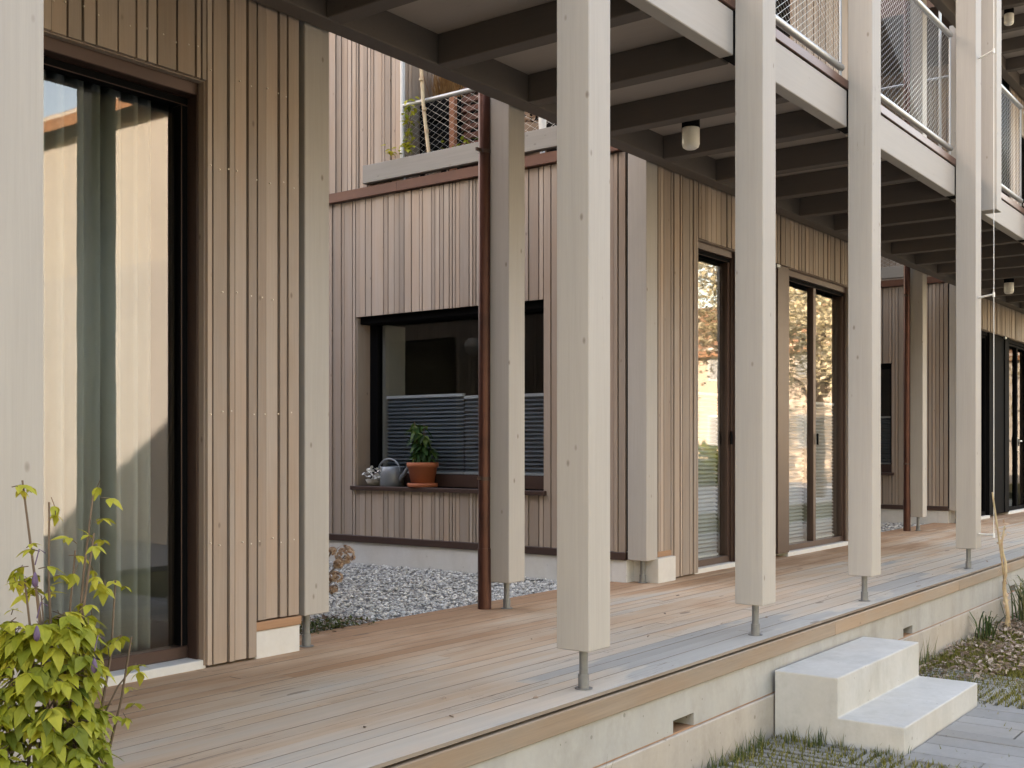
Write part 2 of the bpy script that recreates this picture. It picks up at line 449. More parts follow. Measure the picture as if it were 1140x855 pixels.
# ------------------------------------------------------------------ houses
DOORTOP = 2.40
def reveal(mb, x0, x1, z1, m=0):
    # painted return boards lining a facade opening, behind the front boards
    mb.box(x0-.01, x0+.004, YF+.0222, YF+.0555, 0.012, z1-.004, m, .4); mb.box(x1-.004, x1+.01, YF+.0222, YF+.0555, .012, z1-.004, m, .4)
    mb.box(x0-.01, x1+.01, YF+.0222, YF+.0555, z1-.004, z1+.01, m, .4)

def screws(house, x0, x1, zs, seed):
    rr = random.Random(seed); m = MB()
    for z in zs:
        x = x0
        while x < x1:
            if rr.random() < .85:
                zz = z + rr.uniform(-.012, .012)
                m.tube([(x, YF-.0015, zz), (x, YF+.004, zz)], .0035, 6)
            x += rr.choice((.045, .06, .075))
    m.build('screws', M['screw'], house)['kind'] = 'stuff'

# --- house one, at the left
H1 = thing('timber_house', 'timber house at the left edge with a tall curtained glass door behind the yellow-green climber', 'house', (0, 3.9, 0))
op = [(.55, 2.94, 0, DOORTOP)]
b, k = clad('x', YF, -1, -9.0, 3.44, .012, 2.95, op, [(3.2, 3.44, .165)], 11)
HT = 10.2; HT2 = 6.3
reveal(b, .55, 2.94, DOORTOP)
c2, k2 = clad('y', 3.455, 1, 3.90, 12.0, .165, 2.90, [(8.2, 9.25, 0, 2.17)], (), 12)
b.v, n0 = b.v, len(b.v)
def merge(a, c):
    n = len(a.v); a.v += c.v; a.f += [tuple(i+n for i in f) for f in c.f]; a.m += c.m; a.t += c.t; a.sm += c.sm
merge(b, c2); merge(k, k2)
for q in (clad('x', YF, -1, -9.0, -3.0, 2.96, HT2, [(-6.2, -4.4, 3.05, 5.35)], (), 13), clad('y', -2.98, 1, YF+.03, 8.0, 2.96, HT2, (), (), 14)): merge(b, q[0]); merge(k, q[1])
b.build('cladding', M['clad'], H1); k.build('wall_core', M['membrane'], H1)
MB().box(-9.2, -2.8, YF-.3, 7.99, HT2, HT2+.3).build('roof', M['bronze'], H1); MB().box(-2.95, 3.19, 4.02, 12, 2.75, 2.955).build('terrace_floor', M['lowconc'], H1)
m = MB(); m.box(3.2, 3.452, YF+.012, YF+.3, -.05, .118); m.box(3.0, 3.444, 4.05, 12, -.1, .155); m.build('plinth', M['whiteconc'], H1, .004)
MB().box(3.195, 3.455, YF+.004, YF+.15, .118, .157).build('trim_strip', M['trimwood'], H1, .003)
facade_door(H1, .55, 2.94, 0, DOORTOP, [1.75], handles=(), blinds=False)
screws(H1, 2.955, 3.43, [2.44, 2.05, 1.55, 1.05, .50], 5)
screws(H1, 2.2, 2.93, [2.52], 6)
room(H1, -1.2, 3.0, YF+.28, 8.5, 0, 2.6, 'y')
# side entry door in the notch, seen only as a reflection
m = MB(); m.box(3.22, 3.26, 8.2, 9.25, .02, 2.17); d = m.build('door', M['black'], H1, .003)
MB().box(3.26, 3.275, 8.3, 9.15, .4, 2.05).build('pane', M['darkglass'], d)
m = MB(); m.box(3.20, 3.49, 3.93, 12, 2.90, 2.975); m.box(-2.95, 3.19, YF+.003, YF+.24, 2.957, 2.975); m.build('copper_flashing', M['copper'], H1)
m = MB(); m.box(-6.2, -4.4, YF+.10, YF+.14, 3.05, 5.35); m.build('window', M['black'], H1)
m = MB(); m.box(-34, -9.01, YF+.02, 8.0, -.4, 6.5); m.box(-9.0, -3.0, 8.001, 30, -.4, HT); m.box(-34, -9.01, 8.001, 30, -.4, 6.5); m.build('sun_blocker_wing', M['clad'], H1)  # unseen blocks added to keep direct sun off the courtyard and posts

# --- house two, in the middle
def middle_house(x, label, dark, seed, second=False):
    HT2 = 6.3 if second else 8.2
    H = thing('timber_house', label, 'house', (x, 3.9, 0))
    X0 = x + .0                                    # plane of the side wall (faces -X)
    XF = x + .165
    X1 = x + 4.41
    XU = x + 2.42                                  # where the upper storey begins behind the balcony
    op = [(x+.75, x+3.80, 0, DOORTOP)]
    b, k = clad('x', YF, -1, XF, X1, .012, 2.95, op, [(XF, x+.355, .205)], seed)
    reveal(b, x+.75, x+3.80, DOORTOP)
    u, uk = clad('x', YF, -1, XU, X1, 2.96, HT2, [(x+3.0, x+3.9, 3.02, 5.3)] if second else (), (), seed+1)
    merge(b, u); merge(k, uk)
    s, sk = clad('y', X0, -1, 3.90, 12.0, .205, 2.885, [(4.572, 6.42, .60, 1.95)], (), seed+2)
    merge(b, s); merge(k, sk)
    s, sk = clad('y', X0+.01, -1, 5.932, 12.0, 2.975, HT2, (), (), seed+3); sk = MB().box(X0+.034, X0+.27, 5.96, 12, 2.975, HT2)
    merge(b, s); merge(k, sk)
    s, sk = clad('x', 5.93, -1, X0+.034, x+.62, 2.975, HT2, (), (), seed+4)     # set-back front above the terrace
    merge(b, s); merge(k, sk)
    s, sk = clad('x', 5.93, -1, x+.62, XU+.3, 2.975, HT2, [(x+.62, x+2.3, 3.0, 5.3)], (), seed+6)
    merge(b, s); merge(k, sk)
    s, sk = clad('y', XU, -1, YF+.03, 5.95, 2.975, HT2, (), (), seed+5)
    merge(b, s); merge(k, sk)
    s, sk = clad('y', X1, 1, 3.90, 12.0, .205, HT2, (), (), seed+7)
    merge(b, s); merge(k, sk)
    # boards lining the window opening of the side wall
    b.box(X0+.0225, X0+.166, 6.412, 6.43, .601, 1.945, 0, .45); b.box(X0+.0225, X0+.166, 4.56, 4.580, .601, 1.945, 0, .45)
    b.build('cladding', M['clad'], H); k.build('wall_core', M['membrane'], H)
    m = MB(); m.box(x+.2, X1, 3.75, 12.1, HT2, HT2+.3); m.build('roof', M['bronze'], H)
    m = MB(); m.box(X0+.012, x+4.3, 4.02, 12, -.1, .150); m.box(x+.11, x+.352, YF-.032, 4.02, -.05, .165)
    m.box(X0+.012, x+.11, 3.90, 4.02, -.1, .15)
    m.build('plinth', M['whiteconc'], H, .004)
    m = MB(); m.box(X0-.006, X0+.03, 3.90, 12, .150, .203); m.build('base_trim', M['bronze'], H, .003)
    MB().box(x+.165, x+.352, YF+.002, YF+.15, .166, .204).build('trim_strip', M['trimwood'], H, .003)
    m = MB(); m.box(X0-.035, X0+.30, 3.93, 5.94, 2.89, 2.968); m.box(X0-.035, X0+.006, 5.94, 12, 2.89, 2.968)
    m.build('copper_flashing', M['copper'], H, .003)
    MB().box(X0+.30, XU, 3.80, 5.95, 2.80, 2.955).build('terrace_floor', M['lowconc'], H)
    MB().box(X0+.05, XU-.02, 5.98, 6.2, 3.0, 5.3).build('terrace_glazing', M['darkglass'] , H)
    MB().box(X0-.05, X0+.012, 4.02, 6.29, 2.992, 3.135).build('kerb_beam', M['timbergrey'], H, .004)
    # glazed doors with a sheet-metal panel between
    facade_door(H, x+.75, x+1.41, 0, DOORTOP, [], dark, handles=(x+1.385,) if not dark else (), lever=False)
    m = MB(); m.box(x+1.412, x+2.40, YF+.030, YF+.16, .035, DOORTOP); m.build('metal_panel', M['bronze'] if not dark else M['black'], H, .004)
    m = MB(); m.box(x+2.17, x+2.398, YF+.018, YF+.029, .036, DOORTOP-.002); m.build('metal_panel', M['bronze'] if not dark else M['black'], H, .003)
    facade_door(H, x+2.402, x+3.80, 0, DOORTOP, [x+3.075], dark, handles=(x+3.105,), lever=(x+3.09 if dark else False), blinds=not dark)
    m = MB(); m.box(x+2.10, x+2.17, YF-.004, YF+.02, DOORTOP-.035, DOORTOP-.006); m.build('door_sensor', M['galv'], H, .004)
    room(H, x+.76, x+4.1, YF+.28, 7.6, 0, 2.55, 'y') if False else None
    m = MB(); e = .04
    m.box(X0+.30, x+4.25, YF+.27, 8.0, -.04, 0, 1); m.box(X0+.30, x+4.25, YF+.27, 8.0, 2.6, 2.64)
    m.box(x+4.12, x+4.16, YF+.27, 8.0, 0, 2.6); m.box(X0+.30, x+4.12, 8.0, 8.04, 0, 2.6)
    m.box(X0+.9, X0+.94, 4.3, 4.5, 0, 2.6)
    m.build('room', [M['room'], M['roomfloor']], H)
    # fixed window of the side wall
    xw = X0 + .165
    fr = MB()
    fr.box(X0+.05, xw+.06, 4.581, 6.411, 1.895, 1.944); fr.box(xw, xw+.06, 4.572, 6.42, .60, .70, 1)
    fr.box(xw, xw+.06, 6.33, 6.42, .70, 1.895); fr.box(xw, xw+.06, 4.572, 4.64, .70, 1.895)
    w = fr.build('window', [M['black'], M['bronze']], H, .003)
    MB().box(X0-.03, xw, 4.545, 6.45, .568, .600).build('sill', M['bronze'], w, .003)
    MB().box(xw+.03, xw+.038, 4.64, 6.33, .70, 1.895).build('pane', M['sideglass'], w)
    for (ya, yb, zt) in ((5.50, 6.32, 1.315), (4.65, 5.49, 1.295)):
        mb = MB(); pleats(mb, 'y', xw+.09, ya, yb, .715, zt-.014, .030, .012)
        mb.box(xw+.075, xw+.105, ya, yb, zt-.014, zt+.008, 1); mb.box(xw+.075, xw+.105, ya, yb, .70, .716, 1)
        mb.build('blind', [M['blindgrey'], M['rail']], w)
    MB().box(xw+.062, xw+.30, 6.30, 6.33, .70, 1.90).build('window_lining', M['cream'], w)
    return H
H2 = middle_house(6.486, 'middle timber house with the potted plant and watering can on its window sill', False, 31)
H3 = middle_house(6.486+MOD, 'farthest timber house at the right edge with dark glass doors and a steel lever handle', True, 61, True)

# --- end walls closing the courtyards between the houses
for x0, lab in ((3.46, 'vertical board wall closing the gravel courtyard behind the copper downpipe'), (3.46+MOD, 'vertical board wall closing the farther courtyard between middle and right house')):
    b, k = clad('x', 12.0, -1, x0, x0+3.02, -.05, 2.9, (), (), 91)
    o = thing('board_wall', lab, 'wall', (x0+1.5, 12, 0)); b.build('cladding', M['clad'], o); k.build('wall_core', M['membrane'], o)

b, k = clad('y', .30, 1, 2.46, 3.60, .03, 2.70, (), (), 97, back=.09)  # unseen partition, added to darken the upper left facade
o = thing('light_blocking_partition', 'board partition added across the deck left of the picture to block light', 'partition', (.25, 3.0, 0)); b.build('cladding', M['clad'], o); k.build('wall_core', M['membrane'], o)

# ------------------------------------------------------------------ posts
def make_post(name, label, cat, loc, z0, z1, ly=.15, group=None):
    r = thing(name, label, cat, loc, group)
    x, y, z = loc
    m = MB(); m.box(x-.075, x+.075, y-.072, y+.072, z+z0, z+z1, 0, rnd.random()); m.build('shaft', M['post'], r, .0035)
    return r
def add_foot(r, h=.155):
    x, y, z = r.location
    m = MB(); m.tube([(x, y, z-.01), (x, y, z+.055)], .021, 14); m.tube([(x, y, z+.05), (x, y, z+h)], .0165, 14)
    m.box(x-.055, x+.055, y-.055, y+.055, z+h-.004, z+h); m.tube([(x, y, z+.001), (x, y, z+.004)], .034, 16)
    m.build('steel_foot', M['foot'], r)
PG = 'timber posts along the outer edge of the deck'
IG = 'timber posts along the house side of the deck'
p1 = make_post('timber_post', 'largest fully visible pale timber post, left of the steps', 'post', (3.541, 2.312, 0), .153, 5.95, group=PG)
add_foot(p1)
for X, lab in ((-.256, 'pale timber post just outside the left edge of the picture'), (-2.52, 'pale timber post well left of the picture'),
               (1.255, 'pale timber post cut by the left edge, behind the yellow-green climber'),
               (5.052, 'pale outer timber post in front of the narrow glass door'),
               (6.561, 'pale outer timber post just right of the two-pane glass door'),
               (8.794, 'pale outer timber post carrying the thin white climbing wire'),
               (11.02, 'pale outer timber post beyond the wire post, past the right edge')):
    dup(p1, (X, 2.312, 0), lab)
q1 = make_post('timber_post', 'beige timber post at the right end of the left house, at the courtyard corner', 'post', (3.541, 3.813, 0), .153, 5.95, group=IG)
add_foot(q1)
for X, lab in ((5.052, 'beige timber post standing beside the copper downpipe in front of the recessed window'),
               (6.561, 'beige corner post of the middle house next to its white concrete block'),
               (10.99, 'beige timber post at the far right corner of the middle house'),
               (12.50, 'small distant timber post beside the farther copper downpipe'),
               (14.01, 'distant corner post at the left edge of the farthest house')):
    dup(q1, (X, 3.813, 0), lab)
make_post('timber_post', 'short upper post hanging in front of the balcony beam, right of the wire post', 'post', (9.40, 2.312, 2.768), 0, 3.2)

# ------------------------------------------------------------------ balconies
BX = [-8.0, -5.54, -4.03, -2.52, -.256, 1.255, 3.541, 5.052, 6.561, 8.794, 11.02, 12.53, 14.04, 16.27, 18.5]
def balcony(z, label, first):
    r = thing('balcony', label, 'balcony', (0, 3, z))
    for i in range(len(BX)-1):
        x0, x1 = BX[i]+.083, BX[i+1]-.083
        MB().box(x0, x1, 2.388, 2.462, z, z+.215, 0, rnd.random()).build('outer_beam', M['beam'], r, .004)
        fl = MB(); fl.box(x0-.02, x1+.02, 2.380, 2.47, z+.222, z+.274); fl.build('copper_flashing', M['copper'], r, .003)
    for X in BX: MB().box(X-.081, X+.081, 2.405, 2.462, z+.01, z+.26).build('joint_plate', M['membrane'], r)
    MB().box(-9, 18.5, 3.612, 3.722, z, z+.215).build('inner_beam', M['joist'], r, .004)
    x = 3.52 - 16*.752; n = 0
    while x < 18.4:
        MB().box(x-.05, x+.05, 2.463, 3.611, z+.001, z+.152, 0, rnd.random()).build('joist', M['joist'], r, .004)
        x += .752; n += 1
    MB().box(-9, 18.5, 2.4625, 3.6115, z+.153, z+.29).build('floor_panel', M['ceil'], r)
    return r
balcony(2.785, 'timber balcony with cross joists running above the deck', True)
balcony(5.785, 'topmost timber gallery with dark joists at the upper right corner', False)

# mesh railings in front of the balcony
def mesh_panel(mb, org, ux, w, h, pitch=.05, slope=.62, r=.0013, m=0):
    """diagonal rope mesh in a rectangle; org lower corner, ux unit vector along the width"""
    def seg(p, q):
        P = Vector(org)+Vector(ux)*p[0]+Vector((0,0,p[1])); Q = Vector(org)+Vector(ux)*q[0]+Vector((0,0,q[1]))
        mb.tube([P, Q], r, 3, m, .5, False, False)
    for s in (slope, -slope):
        c = -abs(s)*w if s > 0 else 0
        top = h if s > 0 else h + abs(s)*w
        while c < top:
            pts = []
            for a in (0, w):
                y = c + s*a
                if 0 <= y <= h: pts.append((a, y))
            for y in (0, h):
                a = (y-c)/s
                if 0 < a < w: pts.append((a, y))
            if len(pts) >= 2 and (Vector(pts[0])-Vector(pts[1])).length > .01: seg(pts[0], pts[1])
            c += pitch
RG = 'galvanised mesh railings between the outer posts'
names = ['mesh railing above the left edge bay', 'galvanised mesh railing in the bay right of the largest post',
         'galvanised mesh railing in the second bay right of the largest post',
         'galvanised mesh railing in the widest bay, left of the wire post', 'galvanised mesh railing right of the hanging post',
         'galvanised mesh railing beyond the right edge']
for i in range(6):
    x0, x1 = BX[i+5]+.10, BX[i+6]-.10
    if i == 4: x0 = 9.40+.10
    r = thing('mesh_railing', names[i], 'railing', ((x0+x1)/2, 2.42, 3.06), RG)
    y = 2.42
    MB().tube([(x0-.015, y, 3.138), (x1+.015, y, 3.138)], .021, 12).build('bottom_rail', M['galv'], r)
    MB().tube([(x0-.015, y, 3.985), (x1+.015, y, 3.985)], .021, 12).build('top_rail', M['galv'], r)
    m = MB(); mesh_panel(m, (x0, y, 3.16), (1,0,0), x1-x0, .80, .038, .62, .0009); m.build('wire_mesh', M['wire'], r)
    for px in (x0, x1): MB().tube([(px, y, 3.06), (px, y, 3.985)], .0085, 8).build('end_rod', M['galv'], r)

# ------------------------------------------------------------------ ceiling lamps
def lamp(loc, label):
    r = thing('ceiling_lamp', label, 'lamp', loc, 'round lamps under the galleries')
    x, y, z = loc
    MB().lathe([(0,0),(.052,0),(.052,-.055),(.0,-.055)], (x,y,z), 24).build('lamp_base', M['black'], r)
    MB().lathe([(.0,-.0551),(.050,-.0551),(.0515,-.062),(.0515,-.148),(.046,-.166),(.032,-.176),(.0,-.180)], (x,y,z), 24).build('lamp_shade', M['lampwhite'], r)
lamp((5.87, 3.09, 2.815), 'white and black ceiling lamp under the balcony between the two near posts')
lamp((13.40, 3.09, 2.80), 'small distant ceiling lamp at the right edge above the dark doors')
lamp((13.40, 3.09, 5.80), 'small ceiling lamp under the topmost gallery in the upper right corner')
bpy.data.objects['ceiling_lamp']
# stems that carry the lamps up to the ceiling
for o in [o for o in bpy.data.objects if o.name.startswith('ceiling_lamp')]:
    x, y, z = o.location
    MB().tube([(x, y, z-.001), (x, y, (2.785 if z < 4 else 5.785)+.153)], .018, 10).build('stem', M['black'], o)

# wall lamp on the left house, mirrored in the recessed window
r = thing('wall_lamp', 'round opal wall lamp beside the courtyard door', 'lamp', (3.46, 7.85, 2.03))
MB().tube([(3.458,7.85,2.03),(3.50,7.85,2.03)], .05, 16).build('lamp_base', M['black'], r)
MB().lathe([(.0,-.10),(.05,-.087),(.087,-.05),(.10,0),(.087,.05),(.05,.087),(0,.10)], (3.58,7.85,2.03), 20).build('lamp_shade', M['lampwhite'], r)

# ------------------------------------------------------------------ downpipes
def downpipe(x, y, label):
    r = thing('downpipe', label, 'downpipe', (x, y, 0), 'copper downpipes')
    m = MB(); m.tube([(x,y,-.02),(x,y,5.9)], .035, 20)
    m.tube([(x,y,-.02),(x,y,.34)], .0385, 20)
    m.build('pipe', M['pipe'], r)
    for z in (.72, 2.55, 4.4):
        b = MB(); b.tube([(x,y,z),(x,y,z+.02)], .0368, 20); b.box(x+.03, x+.10, y-.008, y+.008, z+.004, z+.024); b.box(x-.075, x-.035, y-.006, y+.006, z+.004, z+.022)
        b.build('bracket', M['bronze'], r)
downpipe(4.968, 3.905, 'dark copper downpipe in front of the window with the potted plant')
downpipe(12.41, 3.905, 'distant copper downpipe beside the small post at the farther courtyard')

# ------------------------------------------------------------------ deck and plinth wall
dm = MB(); y = 2.226; i = 0; rr = random.Random(3)
while y < 4.03:
    w = .0742 if i else .142
    x = -9.0 + rr.uniform(-2, 0)
    while x < 18.5:
        L = rr.choice((3.0, 3.6, 4.2, 4.8)); 
        if not (x+L > -9): x += L; continue
        x1 = min(x+L, 18.5)
        zt = rr.uniform(-.0008, .0008); tt = rr.random(); xa, xb, ya, yb, zb = max(x, -9)+.001, x1-.001, y, y+w-(.0024 if i % 2 else .0034), -.026 if i else -.0125
        n0 = len(dm.f); dm.box(xa, xb, ya, yb, zb, zt, 0, tt)
        for q in range(n0, n0+6):
            if q != n0+1: dm.m[q] = 2 if (i == 0 and q == n0+2) else 1
        x += L
    y += w; i += 1
deck = dm.build('deck', [M['deck'], M['grime'], M['nosing']]); tag(deck, kind='structure')
fm = MB()
for a, c in ((-9, 1.15), (1.15, 5.85), (5.85, 8.2), (8.2, 12.6), (12.6, 18.5)):
    fm.box(a+.001, c-.001, 2.219, 2.25, -.098, -.0225, 0, rr.random())
fm.build('fascia_board', M['trimwood'], deck, .003)
M['fascia'] = wood('fascia_larch', (.28, .225, .175), .36, 'x', .65, .5, .3, .12, hue=(.29, .19, .12))
bpy.data.objects['fascia_board'].data.materials[0] = M['fascia']
dkb = MB(); dkb.box(-9, 18.5, 2.26, 4.05, -.16, -.03); dkb.build('deck_frame', M['membrane'], deck)

pw = thing('plinth_wall', 'low concrete plinth wall with drain slots under the deck edge', 'wall', (6, 2.4, -.3))
holes = [(-1.2, -1.0), (1.45, 1.65), (4.085, 4.265), (7.02, 7.20), (9.72, 9.90), (12.6, 12.8), (15.5, 15.7)]
m = MB(); x = -9
for a, c in holes:
    m.box(x, a, 2.231, 2.45, -.268, -.102); m.box(a, c, 2.231, 2.45, -.214, -.102); x = c
m.box(x, 18.5, 2.231, 2.45, -.268, -.102); m.box(-9, 18.5, 2.36, 2.449, -.268, -.214)
m.build('upper_course', M['wallconc'], pw)
MB().box(-9, 18.5, 2.222, 2.5, -.60, -.276).build('lower_course', M['lowconc'], pw, .004)
MB().box(-9, 18.5, 2.236, 2.45, -.2755, -.2685).build('joint_strip', M['trimwood'], pw)

# ------------------------------------------------------------------ concrete steps
m = MB()
prof = [(2.214, -.50), (2.214, -.158), (1.905, -.158), (1.905, -.342), (1.60, -.342), (1.60, -.50)]
x0, x1 = 5.052, 6.262
vs = [(x0, a, b) for a, b in prof] + [(x1, a, b) for a, b in prof]; n = 6
m.add(vs, [tuple(range(n)), tuple(reversed(range(n, 2*n)))] + [((i+1) % n, i, n+i, n+(i+1) % n) for i in range(n)])
st = m.build('concrete_steps', M['stepconc'], None, .006, 2)
bm = bmesh.new(); bm.from_mesh(st.data); bmesh.ops.recalc_face_normals(bm, faces=bm.faces); bm.to_mesh(st.data); bm.free()
tag(st, 'pale two-tread concrete steps leading up to the deck', 'steps')

# ------------------------------------------------------------------ ground
GZ = -.465
def soilmat(name, c0, c1, c2, scale=4, bump=.5):
    t = NT(name); raw, v = t.coords((1,1,1), tint=False)
    c = t.ramp(t.noise(raw, scale, 8, .7), [(.3, c0), (.5, c1), (.72, c2)])
    t.link(c, t.b.inputs['Base Color']); t.b.inputs['Roughness'].default_value = .95; t.b.inputs['Specular IOR Level'].default_value = .15
    t.bump(t.noise(raw, scale*9, 5, .7), bump, .02)
    return t.mat
M['earth'] = soilmat('mossy_earth', (.045, .04, .025), (.085, .08, .035), (.13, .11, .06), 5)
M['lawn'] = soilmat('lawn', (.05, .07, .02), (.09, .11, .035), (.14, .14, .06), 1.2)
M['asphalt'] = soilmat('asphalt', (.27, .265, .26), (.31, .305, .295), (.35, .345, .33), 2, .15)
M['gravelbase'] = soilmat('gravel_base', (.20, .20, .195), (.30, .295, .285), (.42, .41, .40), 55, .7)
M['paver'] = concrete('paver_concrete', (.25, .245, .225), .28, 5)
M['slab'] = concrete('slab_concrete', (.245, .245, .24), .22, 5)

g = MB(); S = 400
g.add([(-S,-S,GZ-.035),(S,-S,GZ-.035),(S,S,GZ-.035),(-S,S,GZ-.035)], [(0,1,2,3)]); tag(g.build('ground', M['earth']), kind='structure')
g = MB(); g.add([(-60,-11.5,GZ-.03),(120,-11.5,GZ-.03),(120,-3.2,GZ-.03),(-60,-3.2,GZ-.03)], [(0,1,2,3)]); tag(g.build('road', M['asphalt']), kind='structure')
g = MB(); g.box(-60, 120, -3.2, -3.08, GZ-.04, GZ+.02); tag(g.build('kerb', M['paver']), kind='structure')

# grass pavers: lattice blocks of concrete bars with moss between
pv = MB(); rr = random.Random(5)
def barz(): return GZ + rr.uniform(-.004, .004)
bx = 1.2
while bx < 8.9:
    by = 2.205
    while by > -.9:
        inpath = (5.0 < bx+.2 < 6.30) and by < 1.75
        instep = 5.05 < bx+.2 < 6.2 and by > 1.65
        mulch = bx > 7.0 and by > 1.55 + rr.uniform(-.1, .1)
        if not inpath and not instep and not mulch:
            if rr.random() < .62:
                for k in range(7):
                    x = bx + k*.0571
                    pv.box(x, x+.036, by-.395, by, GZ-.06, barz(), 0, rr.random())
                for k in range(2):
                    pv.box(bx, bx+.395, by-.11-.2*k-.03, by-.11-.2*k, GZ-.06, GZ-.009, 0, rr.random())
            else:
                for k in range(7):
                    yy = by - k*.0571
                    pv.box(bx, bx+.395, yy-.036, yy, GZ-.06, barz(), 0, rr.random())
                for k in range(2):
                    pv.box(bx+.09+.2*k, bx+.12+.2*k, by-.395, by, GZ-.06, GZ-.009, 0, rr.random())
        by -= .40
    bx += .40
tag(pv.build('grass_pavers', M['paver'], None, .002), kind='structure')

# slab path leading away from the steps
sp = MB(); x = 4.99
for w in (.13, .20, .17, .13, .20, .16, .20, .12):
    if x + w > 6.33: break
    y = 1.598
    while y > -3.0:
        L = rr.choice((.32, .45, .6, .75))
        sp.box(x+.005, x+w-.005, y-L+.005, y-.004, GZ-.06, GZ+.006+rr.uniform(-.002, .002), 0, rr.random()); y -= L
    x += w
tag(sp.build('slab_path', M['slab'], None, .003), kind='structure')

# moss and grass blades in the joints
def blade(mb, p, h, lean, w, t, rr, m=0):
    a = rr.uniform(0, 6.283); dx, dy = math.cos(a), math.sin(a); px, py = -dy*w, dx*w
    b = Vector(p); c = b + Vector((dx*lean*.35, dy*lean*.35, h*.6)); d = b + Vector((dx*lean, dy*lean, h))
    mb.add([b+Vector((px,py,0)), b-Vector((px,py,0)), c-Vector((px,py,0))*.7, c+Vector((px,py,0))*.7, d], [(0,1,2,3),(3,2,4)], m, t)
ms = MB(); rr = random.Random(9)
for k in range(85000):
    x, y = rr.uniform(1.2, 8.9), rr.uniform(-.9, 2.2)
    if 4.99 < x < 6.34 and y < 1.6: 
        if rr.random() < .985: continue
    if 5.04 < x < 6.27 and y > 1.58: continue
    nv = noise.noise(Vector((x*1.3, y*1.3, 3))) + .6*noise.noise(Vector((x*4, y*4, 1)))
    edge = .5 if y > 1.95 else 0
    if nv + edge + .18 + (.8 if x > 6.2 else 0) + (.2 if y > 1.2 else 0) < rr.uniform(-.15, .75): continue
    hh = rr.uniform(.012, .032) * (1.8 if y > 2.08 and rr.random() < .4 else 1)
    blade(ms, (x, y, GZ-.02), hh+.018, hh*.9, .0036, min(1, max(0, rr.gauss(.45, .25))), rr)
tag(ms.build('moss', M['moss']), kind='stuff')
# taller weeds at the foot of the wall and steps
wd = MB(); rr = random.Random(10)
def tuft(x, y, n, h, s=.05, z=GZ-.01):
    for k in range(n):
        hh = h*rr.uniform(.35, 1.1)
        blade(wd, (x+rr.gauss(0, s), y+rr.gauss(0, s*.4), z), hh, hh*rr.uniform(.1, .5), .0022, min(1, max(0, rr.gauss(.55, .25))), rr)
for (x, y, n, h) in ((3.36, 2.17, 26, .26), (3.5, 2.16, 16, .16), (4.55, 2.16, 22, .10), (4.75, 2.17, 30, .10), (4.35, 2.17, 30, .11), (4.05, 2.15, 26, .09), (5.0, 2.1, 24, .10),
                     (5.01, 1.98, 40, .10), (5.02, 1.88, 24, .08), (5.02, 1.68, 34, .06), (5.02, 1.62, 16, .06), (6.35, 2.16, 30, .06), (6.7, 2.17, 30, .06), (6.9, 2.16, 22, .10), (7.2, 2.17, 24, .16), (7.35, 2.18, 16, .22), (2.9, 2.15, 20, .15), (3.9, 2.17, 22, .09)):
    tuft(x, y, n, h)
tag(wd.build('weeds', M['grass']), kind='stuff')

# dead leaves and wood chips by the wall
lt = MB(); rr = random.Random(12)
def scrap(mb, p, s, t, rr, m=0):
    a = rr.uniform(0, 6.283); e = Matrix.Rotation(a, 3, 'Z') @ Matrix.Rotation(rr.gauss(0, .45), 3, 'X') @ Matrix.Rotation(rr.gauss(0, .45), 3, 'Y')
    q = [(-s,0,0),(-s*.3,-s*.45,s*.18),(s*.5,-s*.4,s*.1),(s,0,-s*.05),(s*.4,s*.42,s*.22),(-s*.4,s*.4,s*.12)]
    P = [Vector(p)+e@Vector(v) for v in q]; D = [v-Vector((0,0,.002)) for v in P]
    mb.add(P+D, [(0,1,2,3),(0,3,4,5),(9,8,7,6),(11,10,9,6),(0,6,7,1),(1,7,8,2),(2,8,9,3),(3,9,10,4),(4,10,11,5),(5,11,6,0)], m, t)
k = 0
while k < 2600:
    x, y = rr.uniform(6.7, 10.8), rr.uniform(1.2, 2.2)
    lim = 1.95 - .5*min(1, max(0, (x-6.7)/.9)) + .1*noise.noise(Vector((x*3, y*3, 0)))
    if y < lim: 
        if rr.random() < .97: k += .05; continue
    k += 1
    z = GZ + rr.uniform(-.012, .022) + .03*max(0, min(1, (x-7)/.6))*max(0, noise.noise(Vector((x*2.2, y*2.2, 5)))+.5)
    scrap(lt, (x, y, z), rr.uniform(.010, .026), rr.random(), rr)
tag(lt.build('leaf_litter', M['litter']), kind='stuff')
lf = MB(); scrap(lf, (6.62, 1.86, GZ+.025), .055, .8, random.Random(2)); 
tag(lf.build('fallen_leaf', M['litter']), 'single large fallen leaf lying on the mossy pavers behind the steps', 'leaf')

